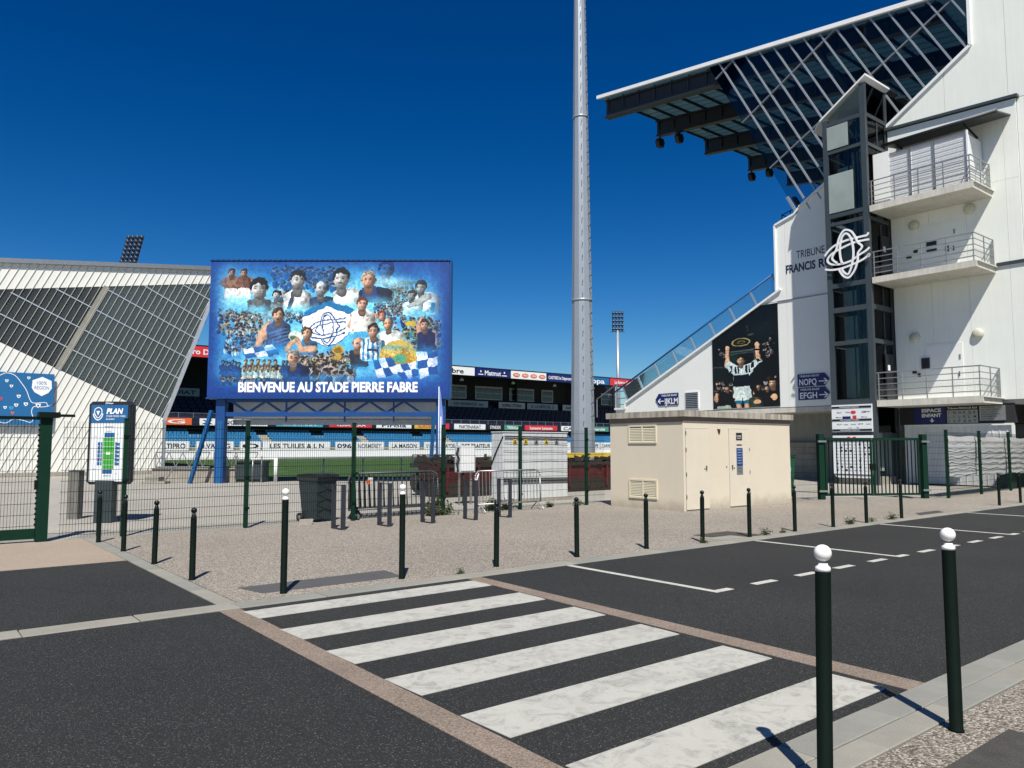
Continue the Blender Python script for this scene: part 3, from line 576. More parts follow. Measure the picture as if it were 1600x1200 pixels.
def paint_poster():
    Wd, H = 620, 1005; im = np.zeros((H, Wd, 3), np.float32); im[:] = (.020, .035, .04); g = random.Random(8)
    blob(im, 480, 230, 180, 110, (.05, .10, .085), .9, glow=True); blob(im, 60, 640, 90, 130, (.03, .09, .09), .9, glow=True); blob(im, 220, 500, 70, 60, (.05, .22, .2), .7, glow=True)
    for k in range(260): blob(im, g.uniform(0, 620), g.uniform(40, 640), g.uniform(2, 9), g.uniform(2, 8), g.choice(((.16, .18, .18), (.08, .10, .12), (.03, .05, .05), (.28, .30, .30))), g.uniform(.2, .6), 3)
    crowd(im, 60, 380, 150, 480, 14, 13, [(.08, .08, .1)], 2); crowd(im, 480, 330, 560, 500, 16, 13, [(.06, .06, .08), (.3, .3, .3)], 3)
    pol(im, [(180, 425), (400, 418), (400, 432), (180, 440)], (.3, .32, .32)); pol(im, [(160, 450), (410, 440), (414, 600), (398, 600), (394, 456), (160, 462)], (.3, .33, .33), .7); pol(im, [(0, 574), (100, 574), (100, 584), (0, 584)], (.4, .42, .44), .6); pol(im, [(340, 175), (350, 175), (350, 240), (340, 240)], (.3, .3, .28), .6)
    skin = (.88, .70, .54)
    crowd(im, 10, 740, 190, 830, 10, 34, [(.04, .04, .06), (.07, .05, .06)], 5); crowd(im, 380, 740, 600, 850, 9, 34, [(.04, .04, .06), (.08, .10, .08)], 6)
    # raised arms and shield
    blob(im, 278, 340, 90, 42, (.62, .58, .34)); blob(im, 278, 340, 76, 34, (.10, .09, .05)); blob(im, 280, 340, 40, 18, (.5, .45, .25), .8); blob(im, 280, 342, 30, 10, (.12, .1, .05)); blob(im, 375, 275, 30, 10, (.35, .36, .35), .7)
    limb(im, [(138, 565), (150, 480), (148, 395)], 22, 14, skin); limb(im, [(440, 540), (430, 470), (428, 390)], 22, 14, skin); blob(im, 148, 385, 20, 22, dk(skin, 1.05)); blob(im, 428, 380, 20, 24, dk(skin, 1.05)); pol(im, [(410, 425), (452, 425), (452, 445), (410, 445)], (.02, .02, .03))
    # jersey
    wj = (.80, .87, .86); nv = (.02, .03, .09)
    pol(im, [(190, 580), (118, 560), (160, 520), (220, 560), (250, 578), (320, 576), (370, 560), (420, 520), (470, 556), (420, 590), (390, 640), (345, 690), (345, 790), (205, 790), (200, 690), (185, 640)], wj)
    pol(im, [(118, 560), (135, 540), (180, 600), (165, 640), (150, 600)], dk(wj, .95)); pol(im, [(370, 562), (395, 545), (400, 600), (370, 620)], nv); pol(im, [(410, 530), (440, 520), (455, 545), (430, 560)], nv)
    for x in (215, 240, 318, 342): pol(im, [(x, 580), (x + 13, 580), (x + 18, 655), (x + 3, 655)], nv)
    pol(im, [(270, 580), (300, 580), (286, 650), (276, 650)], (.9, .93, .92)); pol(im, [(205, 672), (345, 668), (350, 788), (200, 790)], nv); pol(im, [(190, 640), (205, 672), (200, 700), (192, 700)], nv)
    face(im, 277, 525, 100, skin, (.05, .04, .04), 0, smile=True)
    pol(im, [(200, 790), (352, 788), (378, 925), (290, 935), (285, 900), (278, 935), (186, 935)], (.84, .89, .86)); pol(im, [(300, 800), (352, 790), (378, 925), (320, 930)], (.70, .76, .76), .6)
    pol(im, [(216, 932), (285, 935), (270, 985), (222, 985)], (.05, .42, .55)); pol(im, [(292, 935), (362, 925), (350, 975), (300, 980)], (.05, .40, .52)); limb(im, [(248, 985), (250, 1005)], 24, 24, skin); limb(im, [(325, 978), (325, 1005)], 24, 24, skin)
    # spectators close by
    for x, y, h, c, hr in ((165, 845, 88, (.05, .05, .07), (.04, .03, .03)), (40, 860, 60, (.1, .08, .1), (.05, .04, .04)), (410, 860, 84, (.16, .20, .14), (.12, .09, .07)), (560, 775, 92, (.04, .04, .06), (.05, .04, .03)), (430, 800, 50, (.06, .06, .06), (.1, .08, .06)), (140, 800, 56, (.05, .05, .05), (.08, .07, .06)), (510, 820, 56, (.05, .05, .06), (.05, .04, .04))):
        torso(im, x - (20 if x == 165 else 0), y + h * .55, h * 1.5, h * 1.6, c, (.8, .82, .8) if h > 80 else None); face(im, x, y, h, dk(skin, .95), hr, -.5 if x > 300 else .6)
    blob(im, 570, 910, 30, 34, dk(skin, 1.02)); blob(im, 420, 950, 34, 22, skin); pol(im, [(40, 985), (160, 970), (180, 1005), (40, 1005)], (.62, .70, .62)); blob(im, 30, 900, 20, 40, skin, .8)
    im = warp(im, 3, 26, 5); im = warp(im, 1.3, 9, 6); im = detail(im, 7, .5); return np.clip(im, 0, 1)
# ================================================================== THE GROUND
def sheet(name, pts, z, mat, parent=None, th=.01, kind=True):
    mb = MB(); mb.prism([(a, b, z - th) for a, b in pts], (0, 0, th)); o = mb.build(name, mat, parent)
    if kind and not parent: struct(o)
    return o
def rect(u0, u1, v0, v1): return [(u0, v0), (u1, v0), (u1, v1), (u0, v1)]
ground = MB().add([(-900, -700, -.04), (1500, -700, -.04), (1500, 1700, -.04), (-900, 1700, -.04)], [(0, 1, 2, 3)]).build('ground', 'forecourt'); struct(ground)
fore = sheet('forecourt', [(-40, 16.42), (27.3, 16.42), (27.3, 11.25), (60, 11.4), (60, 36.5), (-40, 36.5)], 0, 'forecourt', th=.03)
fore2 = sheet('stadium_apron', rect(-60, 130, 36.52, 101), -.012, 'forecourt', th=.02)
pitch = sheet('pitch', rect(13.5, 116, 37.0, 98.5), 0, 'grass', th=.008)
road = sheet('road', rect(-60, 130, 2.635, 8.40), 0, 'asphalt', th=.03)
drive = sheet('driveway', [(-14, 8.735), (2.84, 8.735), (2.84, 12.95), (-14, 13.02)], 0, 'asphalt2', th=.03)
path = sheet('entrance_path', [(-14, 13.03), (2.84, 12.96), (2.84, 16.4), (-14, 16.4)], .004, 'tan', th=.03)
pave = sheet('pavement', [(3.06, 8.735), (70, 8.735), (70, 11.37), (27.32, 11.2), (24.98, 12.41), (23.4, 13.25), (22, 16.4), (3.06, 16.4)], .008, 'gravel', th=.04)
npave = sheet('near_pavement', rect(-30, 60, -14, 2.195), .008, 'gravel2', th=.04)
# kerbs, stone by stone
def stones(parent, mat, along, u0, u1, v0, v1, step, z, gap=.012, off=0):
    rr = random.Random(int(v0 * 100)); meshes = []
    for k in range(3):
        L = step - gap; mb = MB()
        a, b = (L, v1 - v0) if along else (v1 - v0, L); c = .006
        mb.add([(0, 0, -.08), (a, 0, -.08), (a, b, -.08), (0, b, -.08), (0, 0, 0), (a, 0, 0), (a, b, 0), (0, b, 0), (c, c, c), (a - c, c, c), (a - c, b - c, c), (c, b - c, c)],
               [(0, 3, 2, 1), (0, 1, 5, 4), (1, 2, 6, 5), (2, 3, 7, 6), (3, 0, 4, 7), (4, 5, 9, 8), (5, 6, 10, 9), (6, 7, 11, 10), (7, 4, 8, 11), (8, 9, 10, 11)])
        me = mb.mesh('kerb_stone', (0, 0, 0), (mat, 'kerb', 'kerb2')[k]); meshes.append(me)
    u = u0 + off
    while u < u1:
        o = inst(meshes[rr.choice((0, 0, 1, 2))], 'kerb_stone', parent, (u, v0, z + rr.uniform(-.0025, .0025)) if along else (v0, u, z + rr.uniform(-.0025, .0025)))
        u += step
stones(pave, 'kerb', True, -9, 34, 8.41, 8.725, 1.0, .004)
stones(pave, 'kerb2', False, 8.75, 16.3, 2.85, 3.05, 1.0, .004)
stones(npave, 'kerb2', True, -1, 14, 2.405, 2.63, 1.0, .012, .008, .1)
stones(npave, 'kerb', True, -1, 14, 2.205, 2.395, 1.0, .012, .008, .55)
# crossing borders and painted markings
for u0, u1 in ((2.70, 2.92), (5.76, 6.02)):
    o = sheet('border_strip', [(u0, 2.645), (u1, 2.645), (u1 + (.16 if u0 > 5 else .06), 8.39), (u0 + (.20 if u0 > 5 else .06), 8.39)], .004, 'tan_strip', road, .012)
for k in range(6):
    v1 = 8.22 - k; v0 = v1 - (.42 if k == 0 else .5); j = R.uniform(-.008, .008)
    if k == 5: v0 = 2.76
    e_ = 5.70 + .05 * (5 - k); pts = [(2.965, v0)] + [(e_ - .03 + .03 * q / 7 + .006 * math.sin(q * 7), v0 + (v1 - v0) * q / 7) for q in range(8)] + [(2.95, v1 + j)]
    MB().prism([(a, b, .001) for a, b in pts], (0, 0, .004)).build('crossing_stripe', 'paint', road)
for u in (7.78, 12.46, 17.24, 21.95, 26.7):
    sheet('parking_line', rect(u - .05, u + .05, 5.75, 8.38), .004, 'line', road, .003)
    sheet('parking_line', rect(u + .055, u + .30, 5.75, 5.86), .004, 'line', road, .003)
    a = u + .78
    for k in range(4):
        sheet('lane_dash', rect(a + k * 1.0, a + k * 1.0 + .47, 5.75, 5.86), .004, 'line', road, .003)
# things let into the pavements
sheet('tactile_strip', [(3.36, 9.58), (5.43, 9.64), (5.37, 9.03), (3.47, 9.05)], .012, 'rubber', pave, .006)
sheet('channel_slab', [(11.95, 9.13), (12.75, 9.13), (12.75, 8.75), (11.95, 8.75)], .013, 'kerb', pave, .006)
sheet('drain_cover', [(12.2, 9.6), (13.3, 9.6), (13.3, 8.78), (12.78, 8.78), (12.78, 9.16), (12.2, 9.16)], .014, 'darkslab', pave, .006)
sheet('drain_cover', [(20.1, 8.78), (21.5, 8.78), (21.9, 9.1), (20.6, 9.1)], .014, 'darkslab', pave, .006)
for a, b in ((3.3, 1.3), (4.37, 1.3)):
    sheet('tactile_slab', rect(a, a + 1.05, b, b + .595), .016, 'darkslab', npave, .01)
# the concrete bank in front of the pitch, seen under the hoarding
wl = thing('low_wall', 'low worn concrete wall under the blue hoarding, with a lattice girder lying on it', 'wall', (9.9, 39.2, 0))
MB().prism([(9.6, 39.4, 0), (13.6, 36.2, 0), (14.0, 36.7, 0), (10.0, 39.9, 0)], (0, 0, .62)).build('wall_block', 'conc', wl)
MB().prism([(9.55, 39.35, .625), (13.62, 36.1, .625), (14.05, 36.7, .625), (10.0, 39.95, .625)], (0, 0, .06)).build('coping', 'kerb', wl)
# ================================================================== RIGHT-HAND STAND (end wall on the plane x = 36)
rs = thing('grandstand', 'tall white concrete grandstand with glazed end, balconies and cantilever roof', 'grandstand', (36, 20, 0))
roofz = lambda v: 22.14 + (v - 14.4) * .1405
W = [(34.3, 3.75), (34.3, 4.05), (33.5, 4.05), (33.4, 4.42), (22.52, 9.80), (22.52, 13.35), (22.28, 13.47), (21.45, 13.70), (21.1, 14.0), (16.45, 16.78), (12.78, 19.2), (12.76, roofz(12.76)), (2.0, roofz(2.0)), (2.0, 3.7)]
# wall panels with recessed joints, over a darker core
MB().px([(a, b) for a, b in W], 36.06, 36.35).build('wall_core', 'greywall', rs)
cuts_v = [2.0, 5.0, 8.1, 11.4, 13.9, 16.4, 19.2, 22.0, 26.8, 30.0, 34.4]; cuts_z = [3.7, 9.32, 16.3, 26]
for i in range(len(cuts_v) - 1):
    for j in range(len(cuts_z) - 1):
        p = W
        for c in ((1, 0, cuts_v[i + 1] - .006), (-1, 0, -cuts_v[i] - .006), (0, 1, cuts_z[j + 1] - .012), (0, -1, -cuts_z[j] - .012)): p = clip(p, *c)
        if len(p) > 2 and area(p) > .05: MB().px(p, 36.0, 36.07).build('wall_panel', 'wall2' if cuts_v[i] > 15 else 'wall', rs)
# trims: capping of the raking parapet, seam ledges
def trim(pts, wd, d0, d1, mat, name='parapet_trim'):
    mb = MB()
    for (a, b), (c, d) in zip(pts, pts[1:]): mb.bar(((d0 + d1) / 2, a, b), ((d0 + d1) / 2, c, d), wd, d1 - d0, (1, 0, 0))
    return mb.build(name, mat, rs)
trim([(34.33, 4.08), (33.48, 4.08), (33.38, 4.45), (22.3, 9.94)], .11, 35.88, 36.4, 'white')
trim([(22.56, 9.9), (22.56, 13.42), (22.25, 13.53), (21.42, 13.77), (21.1, 14.06)], .10, 35.92, 36.4, 'white')
trim([(21.1, 14.06), (16.45, 16.84), (12.74, 19.27), (12.72, 21.9)], .13, 35.9, 36.3, 'white')
MB().box(35.955, 36.0, 18.6, 22.5, 9.285, 9.345).build('joint_ledge', 'galv', rs)
MB().box(35.8, 35.86, 6, 12.1, 9.26, 9.40).build('joint_ledge', 'steel', rs)
# the projecting lower volume behind the balconies
A = [(16.42, 16.52), (11.1, 16.24), (11.1, 3.65), (16.42, 3.65)]
MB().px(A, 35.92, 36.0).build('wall_core', 'greywall', rs)
ac = [11.1, 11.62, 13.2, 14.75, 16.42]; az = [3.65, 9.3, 12.9, 16.6]
for i in range(4):
    for j in range(3):
        p = A
        for c in ((1, 0, ac[i + 1] - .004), (-1, 0, -ac[i] - .004 * (i > 0)), (0, 1, az[j + 1] - .004), (0, -1, -az[j] - .004)): p = clip(p, *c)
        if len(p) > 2 and area(p) > .02: MB().px(p, 35.87, 35.925).build('wall_panel', 'wall', rs)
mb = MB(); mb.prism([(35.74, 16.45, 16.55), (35.74, 11.0, 16.27), (36.0, 11.0, 16.27), (36.0, 16.45, 16.55)], (0, 0, .12)).build('flashing', 'steel', rs)
MB().box(36.0, 60, 1.9, 34.3, 3.45, 3.70).build('soffit_slab', 'slab', rs)
MB().box(38.6, 60, 1.9, 34.3, 0, 3.45).build('ground_floor_wall', 'greywall', rs)
MB().box(35.96, 38.6, 11.75, 16.4, 2.69, 3.5).build('sign_band', 'darkband', rs)
MB().box(38.5, 38.59, 17.2, 20.2, 2.5, 3.35).build('dark_window', 'dglass', rs)
MB().box(38.44, 38.5, 18.7, 19.6, 2.55, 3.1).build('vent_louvre', 'galv', rs)
MB().box(38.3, 38.58, 15.0, 30.0, 0.0, 1.9).build('plinth_wall', 'conc', rs)
# roller shutter wall under the balconies
MB().box(36.06, 36.2, 11.85, 16.2, 0.05, 2.68).build('shutter_wall', 'offwhite', rs)
fr = MB(); fr.box(35.96, 36.06, 16.1, 16.22, 0, 2.68); fr.box(35.96, 36.06, 11.8, 11.9, 0, 2.68); fr.box(35.96, 36.06, 11.9, 16.1, 2.60, 2.68); fr.build('shutter_frame', 'wall2', rs)
me = MB().box(-.012, .012, -.012, .012, 0, 2.52).mesh('shutter_ridge', (0, 0, 0), 'offwhite')
for k in range(15): inst(me, 'shutter_ridge', rs, (36.05, 12.1 + k * .27, .06))
# roof: tapering plane, beams, purlins, fascia
def roofslab(v0, v1, u0, u1, lo, hi): return MB().px([(v0, roofz(v0) + lo), (v1, roofz(v1) + lo), (v1, roofz(v1) + hi), (v0, roofz(v0) + hi)], u0, u1)
roofslab(2, 35.4, 36.0, 100, .0, .10).build('roof_sheet', 'soffit', rs)
roofslab(2, 35.65, 35.86, 36.02, -.02, .20).build('roof_fascia', 'white', rs)
for k, u in enumerate((36.35, 41.5, 47.0, 52.6, 58.2, 63.8, 69.4)):
    b = MB(); t = .95
    b.px([(14, roofz(14) - .95), (35.2, 23.85 if k else 23.75), (35.2, roofz(35.2) - .22), (14, roofz(14) - .22)], u, u + .12)
    b.px([(14, roofz(14) - 1.0), (35.2, 23.78 if k else 23.68), (35.2, 23.86), (14, roofz(14) - .92)], u - .16, u + .28)
    b.px([(14, roofz(14) - .24), (35.2, roofz(35.2) - .24), (35.2, roofz(35.2) - .14), (14, roofz(14) - .14)], u - .16, u + .28)
    bo = b.build('roof_beam', 'steelblk', rs)
    sm = MB()
    for q in range(16):
        v = 15 + q * 1.33; sm.box(u - .12, u + .24, v, v + .03, roofz(v) - .9, roofz(v) - .25)
    sm.build('stiffener', 'steel', bo)
me = None
for q in range(16):
    v = 14.6 + q * 1.36; b = MB(); b.box(36.3, 92, v, v + .09, roofz(v) - .16, roofz(v) - .005); b.build('purlin', 'steelblk', rs)
# sheet laps seen from below
lap = MB()
for k in range(46): lap.px([(14.2, roofz(14.2) - .02), (35.3, roofz(35.3) - .02), (35.3, roofz(35.3)), (14.2, roofz(14.2))], 36.8 + k * .7, 36.83 + k * .7)
lap.build('sheet_lap', 'steel', rs, stuff=True)
# floodlights hung from the beam ends
fl = MB(); fl.prism([(-.22, -.16, -.62), (.22, -.16, -.62), (.34, -.16, -.25), (.2, -.16, 0), (-.2, -.16, 0), (-.34, -.16, -.25)], (0, .32, 0)); flm = fl.mesh('floodlight', (0, 0, 0), 'steelblk')
for (u, v) in ((41.5, 34.95), (41.9, 33.55), (52.6, 34.9), (52.9, 33.5)):
    o = inst(flm, 'floodlight', rs, (u, v, 23.55)); MB().bar((u, v, 23.9), (u, v, 23.5), .06).build('bracket', 'steelblk', o)
# glazed end: tinted panes between leaning mullions
gd = Vector((26.68 - 21.27, 23.74 - 13.73)).normalized(); gp_ = Vector((-gd.y, gd.x))    # up-lean and its normal (towards -y)
G = [(26.62, roofz(26.62) - .05), (21.27, 13.78), (16.4, 16.85), (12.8, 19.22), (12.8, roofz(12.8) - .05)]
def cc(p): return p[0] * gp_.x + p[1] * gp_.y
c0 = cc((21.27, 13.73)); stp = .877 * abs(gp_.x + .1405 * gp_.y)
bars = [(22.85, 16.6), (24.45, 19.7), (26.1, 22.9)]; bd = [p[0] * gd.x + p[1] * gd.y for p in bars]; bd = [-99] + bd + [99]
pc = [G[1], (21.27, 13.78)]
for k in range(17):
    a, b = c0 + k * stp, c0 + (k + 1) * stp
    for j in range(4):
        p = G
        for c in ((gp_.x, gp_.y, b - .02), (-gp_.x, -gp_.y, -a - .02), (gd.x, gd.y, bd[j + 1] - .02), (-gd.x, -gd.y, -bd[j] - .02)): p = clip(p, *c)
        if len(p) > 2 and area(p) > .03: MB().px(p, 36.10, 36.12).build('glass_pane', 'gridglass', rs)
def line_clip(c, G):     # where the line (gp . p = c) runs inside G, as distances along gd
    t = []
    for i in range(len(G)):
        p, q = G[i], G[(i + 1) % len(G)]; dp, dq = cc(p) - c, cc(q) - c
        if dp * dq < 0:
            s = dp / (dp - dq); r = (p[0] + s * (q[0] - p[0]), p[1] + s * (q[1] - p[1])); t.append(r[0] * gd.x + r[1] * gd.y)
    return (min(t), max(t)) if len(t) > 1 else None
P = lambda c, t: (c * gp_.x + t * gd.x, c * gp_.y + t * gd.y)
for k in range(17):
    c = c0 + k * stp + (.03 if k == 0 else 0); r = line_clip(c, G)
    if not r: continue
    a, b = P(c, r[0] - (.35 if 0 < k < 4 else 0)), P(c, r[1] - .02); wd = .14 if k else .2
    MB().bar((36.04, *a), (36.04, *b), .075 if k else .13, .12, (1, 0, 0)).build('mullion', 'mast', rs)
    if k in (0, 7, 14): MB().bar((36.4, a[0] - .18, a[1]), (36.4, b[0] - .18, b[1]), .16, .3, (1, 0, 0)).build('post', 'steel', rs)
for d in bd[1:-1]:
    pts = []
    for i in range(len(G)):
        p, q = G[i], G[(i + 1) % len(G)]; dp, dq = p[0] * gd.x + p[1] * gd.y - d, q[0] * gd.x + q[1] * gd.y - d
        if dp * dq < 0:
            s = dp / (dp - dq); pts.append((p[0] + s * (q[0] - p[0]), p[1] + s * (q[1] - p[1])))
    if len(pts) > 1: MB().bar((36.05, *pts[0]), (36.05, *pts[1]), .08, .10, (1, 0, 0)).build('cross_bar', 'galv', rs)
# inside: raked seating deck and back wall
MB().px([(33.2, 4.0), (22.4, 9.4), (21.2, 13.2), (16.45, 16.3), (12.9, 18.6), (12.9, 4.0)], 36.36, 98).build('seating_deck', 'navyd', rs)
MB().box(36.3, 98, 12.2, 12.7, 16.0, 21.8).build('back_wall', 'navyd', rs)
# handrail on the parapet top, left end of the upper tier
mb = MB(); mb.tube([(36.6, 22.5, 13.5), (36.6, 22.5, 14.1), (36.6, 21.6, 14.3), (36.6, 21.3, 14.4)], .03); mb.tube([(37.6, 22.5, 13.5), (37.6, 22.5, 14.1), (36.6, 22.5, 14.1)], .03); mb.tube([(36.6, 22.0, 13.6), (36.6, 22.0, 14.2)], .03); mb.build('parapet_rail', 'navy', rs)
# glass balustrade on the raking wall
sl0, sl1 = Vector((33.5, 4.5)), Vector((22.45, 9.95)); nrm = Vector((sl1.y - sl0.y, -(sl1.x - sl0.x))).normalized(); nrm = nrm if nrm.y > 0 else -nrm
sd = (sl1 - sl0); n = 8
hr = MB(); a, b = sl0 + nrm * 1.08, sl1 + nrm * 1.02; hr.cyl((36.2, *(a - sd * .05)), (36.2, *b), .055, .055, 8); hr.build('handrail', 'bluel', rs)
for k in range(n + 1):
    p = sl0 + sd * (k / n + (.01 if k == 0 else -.004)); q = p + nrm * 1.06
    MB().bar((36.2, *p), (36.2, *q), .09, .05, (1, 0, 0)).build('balustrade_post', 'mast', rs)
    if k < n:
        e = [sl0 + sd * ((k + .06) / n) + nrm * .06, sl0 + sd * ((k + .94) / n) + nrm * .06, sl0 + sd * ((k + .94) / n) + nrm * .96, sl0 + sd * ((k + .06) / n) + nrm * .96]
        MB().px([tuple(q) for q in e], 36.19, 36.21).build('balustrade_pane', 'balus', rs)
hr = MB()
for z in (4.35, 4.75, 5.2, 5.65): hr.cyl((36.2, 34.4, z), (36.2, 33.6, z + .02), .03, .03, 6)
hr.cyl((36.2, 34.4, 4.1), (36.2, 34.4, 5.7), .045, .045, 6); hr.cyl((36.2, 34.4, 5.7), (36.2, 36.2, 4.8), .04, .04, 6); hr.cyl((36.2, 36.2, 4.8), (36.2, 36.2, 3.6), .04, .04, 6); hr.build('end_rail', 'galv', rs)
# wall vent
vt = MB(); vt.box(35.96, 36.0, 27.72, 28.72, 3.86, 4.88); vt = vt.build('vent_frame', 'white', rs)
s = MB()
for k in range(9): s.box(35.935, 35.962, 27.78, 28.66, 3.92 + k * .105, 3.965 + k * .105)
s.build('vent_gap', 'black', vt)
# ---- balconies
def balcony(zs, zt, rail_h, mesh_to, name='balcony'):
    v0, v1, u0, u1 = 12.15, 16.42, 33.85, 35.868
    sb = MB(); sb.box(u0, u1, v0, v1, zs, zt); sb = sb.build(name, 'slab', rs)
    MB().box(u0 + .05, u1, v0 - .09, v0 + .0, zt - .06, zt - .02).build('drip_edge', 'slab', sb)
    ps = [(u0 + .06, v1 - .02), (u0 + .06, v0 + .06), (u1 - .02, v0 + .06)]
    for k in range(5):
        z = zt + rail_h * (.16 + .84 * k / 4) if k < 4 else zt + rail_h
        r_ = .028 if k == 4 else .02
        MB().tube([(a, b, z) for a, b in ps], r_, 6).build('rail', 'galv', sb)
    for k in range(5):
        v = v1 - .1 - k * (v1 - v0 - .2) / 4; MB().bar((u0 + .03, v, zt - .1), (u0 + .03, v, zt + rail_h), .06, .03).build('rail_post', 'galv', sb)
    for u in (u0 + .95, u1 - .08): MB().bar((u, v0 + .03, zt - .05), (u, v0 + .03, zt + rail_h), .06, .03).build('rail_post', 'galv', sb)
    w_ = MB(); zt2 = zt + rail_h * mesh_to
    k = 0
    while v0 + .1 + k * .06 < v1 - .05: w_.box(u0 + .07, u0 + .074, v0 + .1 + k * .06, v0 + .104 + k * .06, zt + .15, zt2); k += 1
    for q in range(int((zt2 - zt - .15) / .06)): w_.box(u0 + .07, u0 + .074, v0 + .1, v1 - .05, zt + .15 + q * .06, zt + .154 + q * .06)
    k = 0
    while u0 + .1 + k * .06 < u1 - .05: w_.box(u0 + .1 + k * .06, u0 + .104 + k * .06, v0 + .07, v0 + .074, zt + .15, zt2); k += 1
    w_.build('rail_mesh', 'galv', sb, stuff=True)
    return sb
b1 = balcony(3.46, 3.74, 1.22, .55); b2 = balcony(9.0, 9.27, 1.15, .45); b3 = balcony(12.28, 12.56, 1.12, .2)
# screen panels on the top balcony
for k, (a, b) in enumerate(((12.5, 13.75), (13.8, 14.75), (14.8, 15.66))):
    o = MB().box(34.34, 34.36, a, b, 12.62, 14.82).build('screen_sheet', 'tarp', b3)
    g = MB()
    for q in range(11): g.box(34.30, 34.315, a, b, 12.75 + q * .2, 12.756 + q * .2)
    for q in range(int((b - a) / .05)): g.box(34.315, 34.322, a + q * .05, a + q * .05 + .003, 12.7, 14.82)
    g.bar((34.31, a, 12.6), (34.31, a, 14.86), .05); g.bar((34.31, a, 14.84), (34.31, b, 14.84), .04)
    g.build('screen_grid', 'galv', b3, stuff=True)
MB().box(34.3, 34.36, 15.68, 16.4, 12.6, 15.0).build('screen_end', 'wall2', b3)
MB().box(34.36, 35.8, 12.44, 12.47, 12.62, 14.75).build('screen_side', 'offwhite', b3)
MB().bar((34.33, 12.45, 12.58), (34.33, 12.45, 14.9), .07).build('screen_post', 'white', b3)
# awning above it
aw = MB(); aw.prism([(34.35, 11.3, 15.30), (35.87, 11.3, 15.56), (35.87, 16.0, 15.56), (34.35, 16.0, 15.30)], (0, 0, .06)); aw = aw.build('awning', 'steel', rs)
mb = MB(); mb.cyl((34.33, 11.3, 15.33), (34.33, 16.0, 15.33), .075, .075, 10); mb.build('awning_tube', 'steelblk', aw)
for v in (12.6, 15.4): MB().bar((34.4, v, 15.28), (35.86, v, 15.0), .06).build('awning_arm', 'steelblk', aw)
mb = MB(); mb.bar((34.4, 11.35, 15.45), (34.4, 12.6, 15.45), .02); mb.bar((34.4, 11.35, 15.36), (34.4, 11.35, 15.46), .02); mb.bar((34.4, 12.6, 15.36), (34.4, 12.6, 15.46), .02); mb.build('awning_rail', 'white', aw)
# wall doors, lamps, little boxes
for z, zt in ((3.75, 6.22), (9.28, 11.65)):
    d = MB().box(35.845, 35.868, 13.58, 15.1, z, zt).build('door', 'wall2', rs)
    MB().box(35.82, 35.845, 13.66, 13.72, z + 1.75, z + 1.95).build('hinge', 'galv', d); MB().box(35.80, 35.845, 13.72, 13.76, z + 1.0, z + 1.2).build('handle', 'steel', d)
lm = MB()
prof = [(.235, 0), (.235, .05), (.215, .09), (.17, .13), (.10, .155), (.01, .165)]
vs = MB().lathe(prof, 20); lamp = MB(); lamp.add([(-z, x, y) for x, y, z in vs.v], vs.f, vs.sm); lme = lamp.mesh('wall_lamp', (0, 0, 0), 'lamp')
for v, z in ((15.38, 11.78), (13.05, 11.98), (15.55, 6.62), (12.95, 6.5)): inst(lme, 'wall_lamp', rs, (35.868, v, z))
for v, z, a, b, m in ((15.12, 5.4, .34, .5, 'steelblk'), (15.62, 5.05, .16, .12, 'steelblk'), (15.42, 4.9, .1, .16, 'steelblk'), (14.65, 10.75, .42, .22, 'steelblk'), (15.35, 10.55, .16, .12, 'steelblk'), (14.0, 10.4, .12, .26, 'steelblk'), (15.65, 10.35, .2, .12, 'steelblk'), (14.65, 10.45, .42, .12, 'steelblk')):
    MB().box(35.79, 35.868, v - a / 2, v + a / 2, z - b / 2, z + b / 2).build('wall_box', m, rs)
# ================================================================== LIFT TOWER on the end wall
lt = thing('lift_tower', 'dark steel and glass lift shaft with white interlaced emblem, fixed to grandstand wall', 'lift tower', (33.9, 17.5, 0))
u0, u1, va, vb = 33.85, 36.0, 16.48, 18.55
top = lambda v: 18.55 - (v - va) * .665
for (u, v) in ((u0, va), (u0, vb), (u1 - .2, va), (u1 - .2, vb)):
    v_ = v if v == va else v - .24
    MB().prism([(u, v_, 0), (u + .2, v_, 0), (u + .2, v_ + .24, 0), (u, v_ + .24, 0)], (0, 0, top(v_ + .24) - .02)).build('column', 'steel', lt)
zb = [(2.2, .2), (3.72, .26), (6.45, .2), (8.0, .24), (9.15, .22), (12.08, .16), (12.48, .2), (15.55, .16), (16.92, .18)]
for z, h in zb:
    MB().box(u0 + .01, u0 + .16, va + .24, vb - .24, z - h / 2, z + h / 2).build('floor_beam', 'steel', lt)
    MB().box(u0 + .2, u1 - .2, va + .01, va + .13, z - h / 2, z + h / 2).build('side_beam', 'steel', lt)
    MB().box(u0 + .2, u1 - .2, vb - .13, vb - .01, z - h / 2, z + h / 2).build('side_beam', 'steel', lt)
zz = [.3] + [z for z, h in zb]
for k in range(1, len(zz) - 1):
    a, b = zz[k] + .14, zz[k + 1] - .14
    if b - a < .3: continue
    front = 'glass'
    MB().box(u0 + .07, u0 + .085, va + .25, vb - .25, a, b).build('glass_pane', 'glass', lt)
    MB().box(u0 + .22, u1 - .22, va + .06, va + .075, a, b).build('glass_pane', 'glass', lt)
    MB().box(u0 + .22, u1 - .22, vb - .075, vb - .06, a, b).build('glass_pane', 'glass', lt)
    if k > 1:
        for v in (17.35, 17.05, 16.88): MB().box(u0 + .1, u0 + .16, v, v + .05, a, b).build('inner_mullion', 'steel', lt)
        MB().box(35.0, 35.06, va + .02, va + .08, a, b).build('inner_mullion', 'steel', lt)
